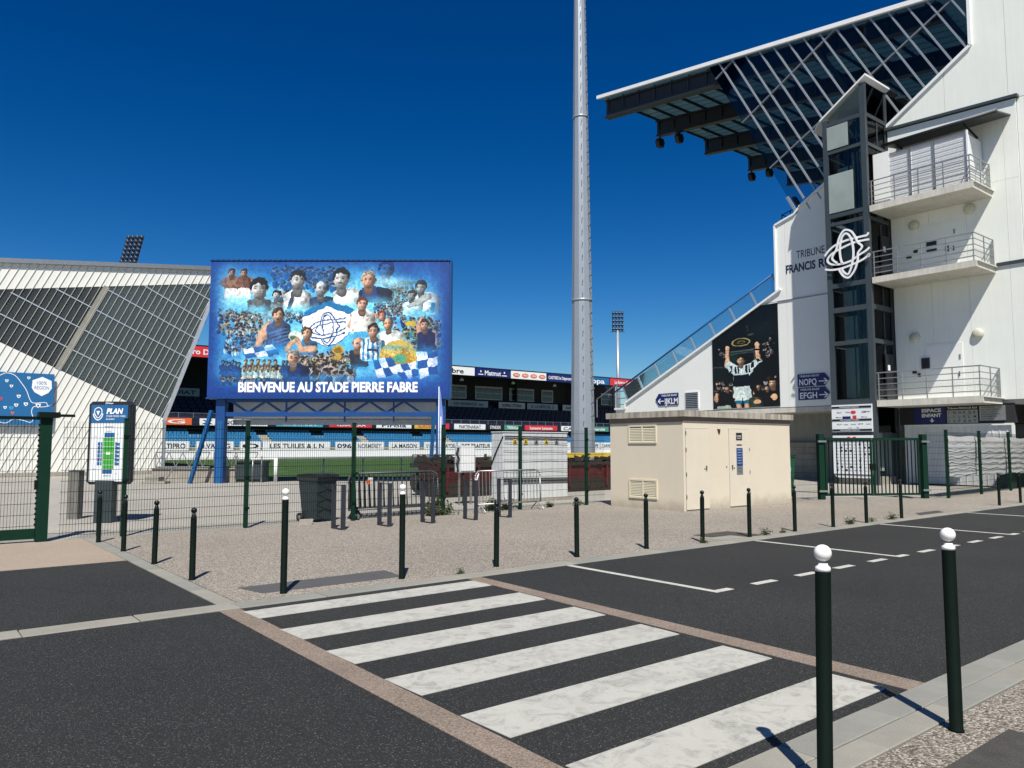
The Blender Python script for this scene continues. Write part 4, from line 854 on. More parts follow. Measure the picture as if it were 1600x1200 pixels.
# frosted sheets on the upper front
MB().box(u0 - .015, u0 + .005, 17.3, 18.32, 15.68, 16.78).build('frosted_sheet', 'frost', lt)
MB().box(u0 - .015, u0 + .005, 17.12, 18.32, 12.62, 14.45).build('frosted_sheet', 'frost', lt)
# the gable glazing and monopitch cap
MB().px([(va + .24, 17.02), (vb - .24, 17.02), (vb - .24, top(vb - .24) - .1), (va + .24, top(va + .24) - .1)], u0 + .07, u0 + .085).build('gable_pane', 'glass', lt)
MB().box(u0 + .2, u1 + .9, va + .05, va + .065, 15.6, top(va) - .08).build('side_pane', 'glass', lt)
MB().bar((u1 + .9, va + .06, 15.5), (u1 + .9, va + .06, 18.5), .12).build('column', 'steel', lt)
MB().prism([(u0 - .12, va - .14, 18.62), (u0 - .02, vb + .12, 17.2), (34.4, 19.3, 17.02), (u1 + 1.0, 19.3, 17.02), (u1 + 1.0, va - .14, 18.62)], (0, 0, .09)).build('cap_roof', 'white', lt)
# machinery behind the glass
MB().box(35.3, 35.7, 17.0, 17.3, .5, 16).build('guide_rail', 'steelblk', lt)
MB().box(35.2, 35.3, 17.9, 17.98, .5, 16).build('guide_rail', 'steelblk', lt)
MB().box(34.2, 34.3, 17.15, 17.22, .5, 16).build('guide_rail', 'steelblk', lt)
MB().box(34.1, 34.2, 16.8, 16.86, .5, 16).build('guide_rail', 'galv', lt)
MB().box(34.5, 35.6, 16.85, 18.2, 13.6, 14.9).build('lift_car', 'liftcar', lt)
MB().box(35.75, 35.9, 16.75, 18.3, .2, 15.4).build('shaft_back', 'liftcar', lt)
for a, b in ((.6, 3.5), (3.95, 6.3), (6.65, 7.8), (8.2, 9.0), (9.4, 11.9)):  # added pale panels near the glass, there to catch sun and brighten it
    MB().box(34.72, 34.76, 17.62, 18.24, a, b).build('added_bright_panel', 'liftcar', lt); MB().box(34.95, 34.99, 16.72, 17.2, a, b).build('added_bright_panel', 'liftcar', lt)
for z in (3.8, 9.3): # landing doors beside the balconies
    MB().box(34.95, 35.7, va - .02, va + .01, z, z + 2.1).build('landing_door', 'steelblk', lt); MB().box(35.1, 35.3, va - .035, va - .02, z + 1.35, z + 1.6).build('notice', 'panel', lt)
MB().box(u0 + .02, u1, va + .1, vb - .1, 0, .35).build('tower_base', 'conc', lt)
MB().box(u0 + .1, u0 + .16, va + .2, vb - .2, .35, 3.6).build('lower_panel', 'steel', lt)
mb = MB(); logo(mb, (u0 - .10, 17.49, 10.52), RV, UP, 1.04, 1.12, .088, .04, 0); mb.build('emblem', 'letter', lt)
mb = MB()
for v in (17.0, 18.0): mb.bar((u0 - .1, v, 10.9), (u0 + .05, v, 10.9), .04); mb.bar((u0 - .1, v, 10.3), (u0 + .05, v, 10.3), .04)
mb.build('emblem_bracket', 'steel', lt)
# ---- lettering and signs on the end wall
nm = thing('wall_lettering', 'navy capital letters on the white wall left of the lift shaft', 'lettering', (35.99, 21, 11))
lettering(nm, 'TRIBUNE', (36, 21.36, 11.40), RV, UP, .42, 1.56, 'navyletter', 0, .012)
lettering(nm, 'FRANCIS', (36, 21.98, 10.72), RV, UP, .44, 1.66, 'navyletter', .03, .012)
lettering(nm, 'RUI', (36, 20.14, 10.72), RV, UP, .44, .80, 'navyletter', .03, .012)
def arrow_sign(vl, vr, z0, z1, left, l1, l2, label):
    o = thing('direction_sign', label, 'sign', (35.98, (vl + vr) / 2, (z0 + z1) / 2), 'arrow-shaped blue direction signs on the end wall')
    zm = (z0 + z1) / 2; t = .26
    pts = [(vl, z0), (vr + t, z0), (vr, zm), (vr + t, z1), (vl, z1)] if not left else [(vl - t, z0), (vr, z0), (vr, z1), (vl - t, z1), (vl, zm)]
    MB().px(pts, 35.95, 35.985).build('sign_plate', 'signblue', o)
    h = z1 - z0; x = 35.95
    if not left:
        lettering(o, l1, (x, vl - .1, z1 - .24 * h), RV, UP, h * .16, (vl - vr) * .62, 'letter', .01, .006, .25)
        lettering(o, l2, (x, vl - .1, z0 + .12 * h), RV, UP, h * .5, (vl - vr) * .55, 'letter', .02, .006)
        ax = vr + .27
        s = -1
    else:
        lettering(o, l1, (x, vl - .45, z1 - .25 * h), RV, UP, h * .16, (vl - vr) * .68, 'letter', .01, .006, .25)
        lettering(o, l2, (x, vl - .74, z0 + .1 * h), RV, UP, h * .5, (vl - vr) * .56, 'letter', .02, .006)
        ax = vl - .26
        s = 1
    m = MB(); zc = z0 + .36 * h
    if not left:
        m.bar((x - .006, ax + .28, zc), (x - .006, ax - .16, zc), .05, .01, (1, 0, 0)); m.bar((x - .007, ax, zc + .14), (x - .007, ax - .18, zc), .05, .01, (1, 0, 0)); m.bar((x - .008, ax, zc - .14), (x - .008, ax - .18, zc), .05, .01, (1, 0, 0))
    else:
        m.bar((x - .006, ax + .02, zc), (x - .006, ax - .4, zc), .05, .01, (1, 0, 0)); m.bar((x - .007, ax - .14, zc + .14), (x - .007, ax + .04, zc), .05, .01, (1, 0, 0)); m.bar((x - .008, ax - .14, zc - .14), (x - .008, ax + .04, zc), .05, .01, (1, 0, 0))
    m.build('arrow', 'letter', o)
arrow_sign(21.48, 19.76, 4.73, 5.37, False, 'TRIBUNE HAUTE', 'NOPQ', 'upper navy arrow sign reading NOPQ beside the lift shaft')
arrow_sign(21.46, 19.76, 4.05, 4.68, False, 'TRIBUNE BASSE', 'EFGH', 'lower navy arrow sign reading EFGH beside the lift shaft')
arrow_sign(30.95, 29.2, 4.15, 4.86, True, 'TRIBUNE BASSE', 'IJKLM', 'navy arrow sign reading IJKLM pointing left on the raking white wall')
# poster
po = thing('poster', 'dark tall wall poster of a rugby player lifting a shield above his head', 'poster', (35.98, 24.6, 3.8))
pp = [(26.72, 3.80), (22.52, 3.80), (22.52, 9.26), (23.62, 9.26), (26.72, 7.73)]
mb = MB(); mb.px(pp, 35.965, 35.99)
pob = mb.build('poster_sheet', img_mat('poster_print', paint_poster(), .35), po)
def uvmap(o, fn):
    me = o.data; uv = me.uv_layers.new(name='uv'); og = Vector(ORG[o.name])
    for lp in me.loops: uv.data[lp.index].uv = fn(me.vertices[lp.vertex_index].co + og)
uvmap(pob, lambda p: ((26.72 - p.y) / 4.2, (p.z - 3.8) / 5.46))
# sponsor boards on the tower foot
sb = thing('sponsor_board', 'white board of sponsor logos at the foot of the lift shaft, above the gate', 'notice board', (33.8, 17.5, 2.4))
MB().box(33.77, 33.84, 16.62, 18.5, 2.36, 3.60).build('board', 'panel', sb)
for z, s in ((3.44, 'PARTENAIRES MAJEURS'), (2.86, 'PARTENAIRES OFFICIELS'), (2.40, 'PARTENAIRES PREMIUM')):
    MB().box(33.755, 33.768, 16.64, 18.48, z, z + .09).build('heading_band', 'black', sb); lettering(sb, s, (33.755, 18.1, z + .02), RV, UP, .05, .9, 'letter', .01, .004)
for vv, z, ww, h, m, s in ((18.25, 3.22, .24, .07, 'black', 'Saur'), (17.85, 3.22, .22, .07, 'black', 'Weiss'), (17.1, 3.2, .2, .11, 'black', 'ASM'), (16.92, 3.24, .22, .06, 'black', 'Kappa'), (18.3, 3.0, .26, .06, 'black', 'Meca'), (17.1, 3.0, .26, .05, 'black', 'Bio'), (18.25, 2.68, .22, .06, 'black', 'EDF'), (17.95, 2.68, .22, .05, 'black', 'Lago'), (17.6, 2.68, .24, .05, 'black', 'Solutia'), (17.25, 2.68, .22, .06, 'black', 'BTP'), (16.9, 2.68, .22, .05, 'black', 'Cabrol'), (17.7, 2.52, .12, .06, 'black', 'ora'), (17.35, 2.52, .12, .06, 'black', 'Xa')):
    lettering(sb, s, (33.77, vv, z), RV, UP, h, ww, m, .01, .004, name='logo_lettering')
mb = MB(); flat(mb, oval(0, 0, .125, .075), (33.77, 17.47, 3.25), RV, UP); mb.build('logo_oval', 'red', sb)
MB().box(33.76, 33.769, 17.6, 17.98, 2.96, 3.07).build('logo_block', 'signblue', sb); MB().box(33.76, 33.769, 17.33, 17.5, 2.95, 3.1).build('logo_block', 'red', sb)
s2 = thing('partner_panel', 'large white panel of small sponsor logos behind the left leaf of the double gate', 'notice board', (33.7, 17.5, .2))
MB().px([(18.45, .45), (18.3, .3), (16.75, .3), (16.6, .45), (16.6, 2.2), (18.45, 2.2)], 33.70, 33.78).build('board', 'panel', s2)
MB().box(33.68, 33.70, 16.62, 18.43, 1.93, 1.99).build('heading_band', 'black', s2)
MB().box(33.68, 33.70, 16.62, 18.43, .42, .46).build('heading_band', 'black', s2)
rr = random.Random(3)
names = ['Arc', 'Sud', 'Tarn', 'Bat', 'Midi', 'Ovale', 'Sol', 'Bois', 'Pro', 'Elec', 'Vins', 'Log']
for r_ in range(9):
    for c_ in range(8):
        v = 18.33 - c_ * .215; z = 1.76 - r_ * .145
        if rr.random() < .2: MB().box(33.69, 33.70, v - .12, v - .02, z, z + .08).build('logo_block', rr.choice(('black', 'signblue', 'black')), s2)
        else: lettering(s2, names[(r_ * 5 + c_ * 3) % 12], (33.70, v, z), RV, UP, .05, .15, 'black', .01, .003, name='logo_lettering')
MB().box(33.69, 33.70, 17.35, 17.5, 2.05, 2.14).build('logo_block', 'red', s2); MB().box(33.69, 33.70, 17.62, 17.75, 2.05, 2.14).build('logo_block', 'red', s2)
# ground floor signs
es = thing('room_sign', 'dark blue sign reading ESPACE ENFANT with a down arrow under the lowest balcony', 'sign', (35.95, 15, 3))
MB().box(35.925, 35.955, 14.42, 15.75, 2.70, 3.46).build('sign_plate', 'signblue', es)
lettering(es, 'ESPACE', (35.925, 15.42, 3.23), RV, UP, .15, .82, 'letter', .04, .006); lettering(es, 'ENFANT', (35.925, 15.42, 3.01), RV, UP, .15, .82, 'letter', .04, .006)
mb = MB(); mb.box(35.91, 35.92, 14.96, 15.02, 2.84, 2.95); mb.px([(14.89, 2.86), (14.99, 2.76), (15.09, 2.86)], 35.91, 35.92); mb.build('arrow', 'letter', es)
ts = thing('seating_key', 'grey grid of letters and arrows under the lowest balcony beside the ESPACE ENFANT sign', 'sign', (35.95, 13.7, 3))
MB().box(35.925, 35.955, 13.13, 14.36, 2.71, 3.28).build('sign_plate', 'galv', ts)
lettering(ts, 'Tribune FRANCIS RUI', (35.95, 14.34, 3.33), RV, UP, .08, 1.18, 'letter', .02, .012)
for j, rw in enumerate(('/ N O P Q R', '- I J K L M', 'v E F G H T')):
    for i, c in enumerate(rw.split()): lettering(ts, c, (35.925, 14.3 - i * .2, 3.12 - j * .18), RV, UP, .10, None, 'black', .03, .005)
pn = thing('information_board', 'pale silver notice board of dark lines under the lowest balcony, right of the letter grid', 'notice board', (35.95, 12.5, 3))
MB().box(35.90, 35.955, 12.08, 13.06, 2.80, 3.42).build('board', 'galv', pn)
for j, s in enumerate(('ACCES TRIBUNE', 'VESTIAIRES ARBITRES', 'LOGES - SALONS', 'BUREAUX', 'INFIRMERIE', 'LOCAL TECHNIQUE')): lettering(pn, s, (35.90, 12.98, 3.33 - j * .095), RV, UP, .05, .5 + .05 * ((j * 3) % 5), 'black', .01, .004)
# ================================================================== LEFT-HAND STAND (end wall on the plane y = 51.5)
ls = thing('grandstand', 'low white ribbed grandstand at the left with a leaning end and dark glazed triangle', 'grandstand', (5, 51.5, 0))
Y0 = 51.5; zt = lambda u: 12.08 + (u - 4.12) * .1059; zt2 = lambda u: 10.54 + (u - 4.18) * .162; zl = lambda u: 7.55 - (u - 4.3) * .466
edge = (1, -.339, 11.95)
Ztop = clip([(-9, zt(-9)), (18.5, zt(18.5)), (18.5, zt2(18.5)), (-9, zt2(-9))], *edge)
Zmid = clip(clip([(-9, zt2(-9)), (18.5, zt2(18.5)), (18.5, zl(13.0)), (13.08, zl(13.08)), (-9, zl(-9))], *edge), 0, -1, -3.3)
Zlow = [(-9, zl(-9)), (13.05, zl(13.05)), (13.14, 3.2), (13.14, .14), (-9, .14)]
sk = 1.76 / 3.83; pit = .405
for k in range(78):
    s0 = -15 + k * pit; s1 = s0 + pit - .02
    for zone, mat, nm_, y in ((Ztop, 'clad', 'cladding_sheet', Y0), (Zmid, 'poly', 'glazing_sheet', Y0 + .02), (Zlow, 'clad', 'cladding_sheet', Y0)):
        p = clip(clip(zone, 1, -sk, s1), -1, sk, -s0)
        if len(p) > 2 and area(p) > .02 and max(q[0] for q in p) > -3: MB().py(p, y, y + .03).build(nm_, mat, ls)
    # the standing seam between two sheets
    c = s0 - .01; zs = [z for z in np.linspace(.16, 13.4, 266) if -3.2 < c + sk * z < 18 and z < zt(c + sk * z) and ((c + sk * z) - .339 * z < 11.95 or z < 3.3) and c + sk * z < (13.14 if z < 3.4 else 99)]
    if len(zs) > 3: MB().bar((c + sk * zs[0], Y0 - .02, zs[0]), (c + sk * zs[-1], Y0 - .02, zs[-1]), .022, .045, (0, 1, 0)).build('standing_seam', 'rib', ls)
# trims and supporting members
def tb(a, b, wd, y0, y1, mat, nm_): return MB().bar((a[0], (y0 + y1) / 2, a[1]), (b[0], (y0 + y1) / 2, b[1]), wd, y1 - y0, (0, 1, 0)).build(nm_, mat, ls)
tb((-9, zt(-9) + .1), (16.5, zt(16.5) + .1), .26, 51.3, 51.7, 'galv', 'ridge_trim')
tb((13.12, 3.3), (16.46, 13.3), .22, 51.35, 51.75, 'alu', 'leaning_edge_trim'); tb((13.16, 0), (13.16, 3.35), .2, 51.36, 51.76, 'mast', 'corner_trim')
for a, b in (((2.1, 10.19), (13.32, 4.78)), ((4.7, 10.43), (13.93, 6.03)), ((6.9, 10.93), (14.56, 7.31)), ((9.4, 11.34), (15.12, 8.57)), ((11.7, 11.74), (15.6, 9.76)), ((14.0, 12.1), (15.68, 11.33))):
    tb(a, b, .06, 51.475, 51.515, 'alu', 'glazing_rail')
tb((9.6, 11.4), (7.2, 6.2), .34, 51.47, 51.518, 'kerb', 'leaning_frame')
MB().py(clip(clip(clip([(-9, zt2(-9)), (18.5, zt2(18.5)), (18.5, zl(13.0)), (13.08, zl(13.08)), (-9, zl(-9))], *edge), 0, -1, -3.3), -1, .45, -9.5 + 11.4 * .45), 52.0, 52.1).build('added_backing', 'liner', ls)  # added pale sheet that makes the right-hand panes read lighter
MB().py(clip(clip([(-9, zt2(-9)), (18.5, zt2(18.5)), (18.5, zl(13.0)), (13.08, zl(13.08)), (-9, zl(-9))], *edge), 1, -.45, 9.5 - 11.4 * .45 - .02), 52.9, 53.0).build('added_backing', 'backing_shade', ls)  # added black sheet in place of the shade behind the left panes
# body: roof, raked deck, back wall, inner frames
MB().py([(-9, zt(-9) - .35), (16.3, zt(16.3) - .35), (16.4, zt(16.4)), (-9, zt(-9))], 51.75, 112).build('roof_slab', 'clad', ls)
MB().py([(-9, zl(-9) - .25), (12.9, zl(12.9) - .25), (12.9, 0), (-9, 0)], 51.6, 112).build('seating_deck', 'greywall', ls)
MB().py([(-9, 9), (1.5, 9.3), (1.5, 12), (-9, 12)], 58, 58.2).build('inner_wall', 'steelblk', ls)
MB().box(-9, -8.7, 51.75, 112, 0, 12).build('back_wall', 'steelblk', ls)
for y in (57, 63, 69, 75): 
    MB().py([(9.2, 11.4), (9.7, 11.4), (7.5, 6.0), (7.0, 6.0)], y, y + .3).build('inner_frame', 'galv', ls); MB().py([(-8, 9.4), (16, 12.6), (16, 13.1), (-8, 10.6)], y, y + .25).build('roof_girder', 'galv', ls)
MB().box(-9, 13.1, 51.1, 51.46, 0, .22).build('plinth', 'conc', ls)
# blue regional map sign hung on it
ms = thing('map_sign', 'blue regional map sign with a white outline and shield, hung on the ribbed white wall', 'sign', (5.5, 51.2, 2.9))
MB().box(.4, 7.02, 51.2, 51.28, 2.90, 5.86).build('sign_panel', 'mapblue', ms)
o_ = (4.4, 51.2, 2.9); S = lambda x, y: (x * 2.62 / 340., 2.95 - (y - 885 + (0)) * .00865)
def mapline(pts, wd): 
    mb = MB(); ribbon(mb, spline([(*S(x, y), 0) for x, y in pts], 5), wd, o_, RU, UP, .006, .004); return mb.build('outline', 'letter', ms)
mapline([(-200, 930), (-80, 960), (0, 905), (40, 890), (90, 905), (130, 950), (165, 1000), (190, 1060), (215, 1080), (290, 1075), (305, 1095), (345, 1085)], .035)
mapline([(345, 1085), (300, 1100), (260, 1105), (215, 1105), (203, 1140), (215, 1180), (200, 1208), (150, 1195), (90, 1190), (40, 1215), (-60, 1190), (-180, 1215)], .035)
shd = [(262, 905), (322, 930), (325, 980), (305, 1010), (262, 1033), (215, 1008), (197, 980), (200, 930)]
mb = MB(); flat(mb, [S(*p) for p in shd], o_, RU, UP, .006, .004); mb.build('shield', 'letter', ms)
a = S(228, 957); b = S(214, 989)
lettering(ms, '100%', (o_[0] + a[0], 51.2, o_[2] + a[1]), RU, UP, .21, .50, 'mapblue', .0, .014); lettering(ms, 'REGION', (o_[0] + b[0], 51.2, o_[2] + b[1]), RU, UP, .21, .72, 'mapblue', .0, .014)
for x, y, r_, m in ((40, 942, 11, 'letter'), (70, 975, 11, 'letter'), (118, 1040, 13, 'letter'), (105, 1098, 13, 'letter'), (165, 1090, 14, 'letter'), (243, 1097, 17, 'letter'), (38, 1115, 11, 'letter'), (76, 1118, 14, 'cyan'), (8, 1060, 12, 'red'), (85, 1150, 11, 'orange'), (175, 917, 11, 'letter'), (-60, 1050, 12, 'letter'), (-110, 1110, 12, 'letter')):
    c = S(x, y); q = r_ * .0078; mb = MB(); flat(mb, [(c[0] - q, c[1] + q * .9), (c[0] + q, c[1] + q * .9), (c[0] + q * .8, c[1] - q * .3), (c[0], c[1] - q), (c[0] - q * .8, c[1] - q * .3)], o_, RU, UP, .006, .004); k = mb.build('crest', m, ms)
    mb = MB(); flat(mb, oval(c[0], c[1] + q * .1, q * .4, q * .4, 8), o_, RU, UP, .004, .012); mb.build('crest_mark', 'mapblue', k)
# ================================================================== FAR STAND across the pitch
fs = thing('grandstand', 'long navy grandstand across the pitch under a fascia of advertising boards', 'grandstand', (71, 105, 0))
FU0, FU1 = 24, 117.4
KF = 101.7 / 105; zk = lambda z: 1.75 + (z - 1.75) * KF
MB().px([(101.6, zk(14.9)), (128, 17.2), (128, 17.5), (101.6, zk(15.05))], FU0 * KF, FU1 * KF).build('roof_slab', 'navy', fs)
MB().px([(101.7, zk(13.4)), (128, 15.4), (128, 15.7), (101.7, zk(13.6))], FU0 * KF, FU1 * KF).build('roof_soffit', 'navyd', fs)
MB().box(FU0 * KF, FU1 * KF, 101.7, 101.8, zk(13.45), zk(14.95)).build('fascia', 'signblue', fs)
def adv(u0, u1, v, z0, z1, mat, txt=None, tmat='letter', nm_='advert_board', th=.5, bold=.02, f=.75, caps=.5):
    if z0 > 13: u0 *= KF; u1 *= KF; v *= KF; z0 = zk(z0); z1 = zk(z1)
    o = MB().box(u0, u1, v - .06, v, z0, z1).build(nm_, mat, fs); h = (z1 - z0)
    if txt:
        mb = MB(); W_ = (u1 - u0) * f; put_text(mb, txt, (u0 + (u1 - u0 - W_) / 2, v - .06, z0 + h * (1 - caps) / 2), RU, UP, h * caps, W_, bold, .02); mb.build('lettering', tmat, o, stuff=True, recalc=False)
    return o
adv(29.0, 32.6, 104.98, 13.45, 14.9, 'red', 'pro D')
adv(33, 47, 104.98, 13.45, 14.9, 'signblue', 'CASTRES OLYMPIQUE'); adv(48, 60, 104.98, 13.45, 14.9, 'white', 'Agglomeration', 'navyletter')
adv(62.6, 75.9, 104.98, 13.5, 14.85, 'white', 'Pierre Fabre', 'black', caps=.6, f=.66)
o = adv(76.3, 83.3, 104.98, 13.5, 14.85, 'signblue', 'Matmut', caps=.62, f=.5)
for u in (77.2, 82.3):
    mb = MB(); flat(mb, oval(u * KF, zk(14.35), .14, .17, 10), (0, 104.9 * KF, 0), RU, UP); mb.box(u * KF - .5, u * KF + .5, 104.88 * KF, 104.9 * KF, zk(13.75), zk(13.9)); mb.build('motif', 'letter', o)
o = adv(83.8, 92.0, 104.98, 13.5, 14.85, 'white')
for k in range(4):
    mb = MB(); flat(mb, oval((85 + k * 2.0) * KF, zk(14.15), .76, .35), (0, 104.9 * KF, 0), RU, UP); mb.build('motif', 'orange', o); lettering(o, 'VEKA', ((84.5 + k * 2) * KF, 104.88 * KF, zk(14.0)), RU, UP, .3, 1.0, 'letter', .02, .02)
adv(92.2, 99.5, 104.98, 13.45, 14.9, 'signblue', 'CASTRES le Département', caps=.4, f=.9); adv(100, 108.3, 104.98, 13.5, 14.85, 'mapblue', 'Kappa', caps=.7, f=.7); adv(108.6, 117.2, 104.98, 13.5, 14.85, 'red', 'La Région Occitanie', f=.7)
# upper tier
MB().px([(105.0, 4.35), (105.0, 5.35), (112.5, 9.4), (112.5, 4.6)], FU0, FU1).build('upper_tier', 'navy', fs)
MB().box(FU0, FU1, 112, 112.3, 4, 15).build('back_wall', 'navyd', fs)
st = MB()
for r_ in range(6):
    for k in range(int((FU1 - FU0) / 1.1)): st.box(FU0 + k * 1.1, FU0 + k * 1.1 + .95, 105.4 + r_ * 1.1, 105.5 + r_ * 1.1, 5.5 + r_ * .6, 6.05 + r_ * .6)
st.build('upper_seats', 'navy', fs, stuff=True)
rl = MB().bar((FU0, 104.9, 6.0), (FU1, 104.9, 6.0), .05).build('guard_rail', 'galv', fs)
me = MB().box(-.04, .04, -.02, .02, 0, .75).mesh('rail_post', (0, 0, 0), 'galv')
for k in range(50): inst(me, 'rail_post', fs, (FU0 + .8 + k * 1.86, 104.9, 5.3))
sc = 112 / 105.
for u0, u1, kind in ((69.8, 74.2, 2), (76.0, 81.8, 3), (83.4, 89.0, 3), (90.8, 93.6, 1), (34, 40, 2), (44, 52, 3), (56, 64, 3), (106, 110, 2)):
    wf = MB().box(u0 * sc, u1 * sc, 111.85, 112, 10.05, 12.45).build('window_frame', 'galv', fs); n = kind
    for k in range(n):
        a = u0 * sc + .25 + k * (u1 - u0 - .3) * sc / n; b = a + (u1 - u0 - .3) * sc / n - .12
        MB().box(a, b, 111.8, 111.86, 10.2, 11.2).build('pane', 'dglass', wf); MB().box(a, b, 111.8, 111.86, 11.3, 12.15).build('pane', 'dglass', wf)
for u0, u1, t, m in ((70.4, 78.6, 'AXA ASSURANCES  tarn', 'cyan'), (80.9, 86.8, 'SOPRA STERIA', 'galv'), (87.3, 94.6, 'O  LA DEPECHE  O', 'cyan'), (95.8, 103.0, 'biPart  tarn', 'galv'), (27.4, 31.0, 'DIAT', 'galv'), (36, 50, 'CAISSE EPARGNE', 'galv'), (52, 66, 'GROUPE BATI', 'galv')):
    q = adv(u0 * 1.05, u1 * 1.05, 110, 8.5, 9.6, 'galv' if m == 'galv' else 'mast', t, 'black')
for u0, u1 in ((70.2, 73.9), (75.2, 81.9), (40, 46), (54, 61)):
    wf = MB().box(u0 * sc, u1 * sc, 111.86, 112, 6.3, 8.4).build('window_frame', 'kerb', fs)
    for k in range(2):
        a = u0 * sc + .2 + k * ((u1 - u0) * sc / 2 - .05); b = a + (u1 - u0) * sc / 2 - .3
        for z0, z1 in ((6.45, 7.25), (7.4, 8.25)): MB().box(a, b, 111.8, 111.87, z0, z1).build('pane', 'dglass', wf)
MB().box(96 * sc, 98 * sc, 111.9, 112, 7.2, 8.2).build('notice', 'galv', fs)
for u in (26, 38, 50, 62, 72.6, 83.5, 93.2, 103, 113): MB().cyl((u, 104, 12.45), (u, 104, 12.9), .35, .2, 8).build('roof_lamp', 'panel', fs)
for u in (46, 60, 75, 90, 104, 116): MB().box(u, u + .35, 111.2, 111.6, 9, 15.5).build('column', 'navyd', fs)
# band of small boards along the front of the upper tier
B = [(24.6, 30.2, 'orange', 'BG'), (31.2, 33.2, 'white', 'X'), (34, 36.8, 'white', 'NGE'), (37.0, 40.4, 'white', 'NGE'), (41.6, 48.6, 'cyan', 'LIFETARN'), (49.6, 56.6, 'red', 'VEKA VEKA'), (57.4, 63.6, 'white', 'Pirola'), (64.2, 68.8, 'yellow', 'BUROSUD'), (68.9, 70.8, 'red', None), (71.8, 78.2, 'white', 'PARTENARIAT'), (78.7, 82.0, 'black', 'SYNDEX'), (82.3, 86.2, 'advgreen', 'TRISKALIA'), (86.9, 94.6, 'red', 'Lacaune Lacaune'), (95.6, 99, 'white', 'CA'), (101, 108, 'advgreen', 'Intermarché'), (109, 116, 'white', 'TARN')]
for u0, u1, m, t in B: adv(u0, u1, 104.95, 4.42, 5.32, m, t, 'letter' if m in ('orange', 'cyan', 'red', 'black', 'advgreen') else ('navyletter' if m == 'white' else 'red'), f=.7, caps=.6)
# lower tier, its seats and boards
MB().px([(101.5, 0), (101.5, 1.3), (106.5, 3.6), (110, 3.7), (110, 0)], FU0, FU1).build('lower_tier', 'kerb', fs)
MB().box(FU0, FU1, 109.4, 109.6, 3.5, 4.4).build('lower_wall', 'navyd', fs)
st = MB(); rr = random.Random(2)
for r_ in range(6):
    v = 101.95 + r_ * .75; z = 1.35 + r_ * .36
    for k in range(int((FU1 - FU0) / .5)):
        u = FU0 + k * .5
        if (u - 24) % 15 < 1.2 : continue
        if r_ > 3 and (u + 4) % 17 < 2.0: continue
        st.box(u, u + .42, v, v + .35, z + .30, z + .36); st.box(u, u + .42, v + .33, v + .38, z + .36, z + .78)
st.build('lower_seats', 'seat', fs, stuff=True)
for k in range(7): MB().box(24 + k * 15, 25.2 + k * 15, 101.6, 106.2, 1.3, 1.34).build('aisle', 'kerb', fs)
u = 24.2
for t, m in (('MULTIPRO', 'navyletter'), ('D.VALING', 'navyletter'), ('O', 'black'), ('LES TUILES & L N', 'black'), ('096', 'navyletter'), ('NORMEREY', 'galv'), ('LA MAISON', 'black'), ('VIGNE', 'galv'), ('DAYDE', 'navyletter'), ('DEZ TRAITEUR', 'black'), ('MAESTRO', 'black'), ('OL', 'navyletter'), ('Monsieur Store', 'navyletter'), ('BTP', 'black'), ('GROUPE', 'navyletter'), ('CARRE', 'black'), ('MUTUELLE', 'navyletter'), ('SPORT', 'black')):
    L_ = max(3.0, len(t) * .62); adv(u, u + L_ - .2, 101.3, 1.12, 2.28, 'panel', t, m, f=.8, caps=.55); u += L_ + (.6 if len(t) > 6 else .05)
    if u > 112: break
MB().box(FU0, FU1, 100.9, 101.0, 0, 1.05).build('pitch_wall', 'panel', fs)
# far floodlight masts
def flood(loc, zh, lean, rows, label, sz=1.):
    o = thing('floodlight_mast', label, 'floodlight', loc, 'floodlight masts beyond the pitch')
    m = MB(); m.cyl((0, 0, 0), (0, 0, zh), .55, .32, 10); 
    mb = MB(); mb.v = [(x + loc[0], y + loc[1], z + loc[2]) for x, y, z in m.v]; mb.f = m.f; mb.sm = m.sm; mb.build('pole', 'mast', o)
    rt = Vector(CR); up = Vector((lean, lean * .3, 1)).normalized(); base = Vector(loc) + Vector((0, 0, zh - .2)); W_, H_ = 2.2 * sz, 4.6
    f = MB()
    for s in (-1, -.33, .33, 1): f.bar(base + rt * W_ * s / 2, base + rt * W_ * s / 2 + up * H_, .12)
    for k in range(rows + 1): f.bar(base - rt * W_ / 2 + up * H_ * k / rows, base + rt * W_ / 2 + up * H_ * k / rows, .12)
    f.bar(base - rt * W_ * .7 - Vector((0, 0, .1)), base + rt * W_ * .7 - Vector((0, 0, .1)), .5, .12)
    f.build('lamp_frame', 'steel', o)
    lb = MB(); lb.lathe([(.12, -.25), (.30, .05), (.33, .12), (.01, .13)], 10); lm_ = lb.mesh('lamp', (0, 0, 0), 'flood')
    q = Vector((-.62, -.55, -.55)).to_track_quat('Z', 'Y').to_euler()
    for r_ in range(rows):
        for c in range(4): inst(lm_, 'lamp', o, base + rt * W_ * ((c + .5) / 4 - .5) * 1.15 + up * H_ * (r_ + .5) / rows + CN * .25, 0, q)
flood((25.2, 120.8, 0), 28.2, .22, 7, 'leaning lattice head of a floodlight mast above the left ribbed stand', 1.0)
flood((126.5, 119.7, 0), 27.7, .02, 5, 'upright floodlight mast on a slim pole beyond the end of the far stand', 1.05)
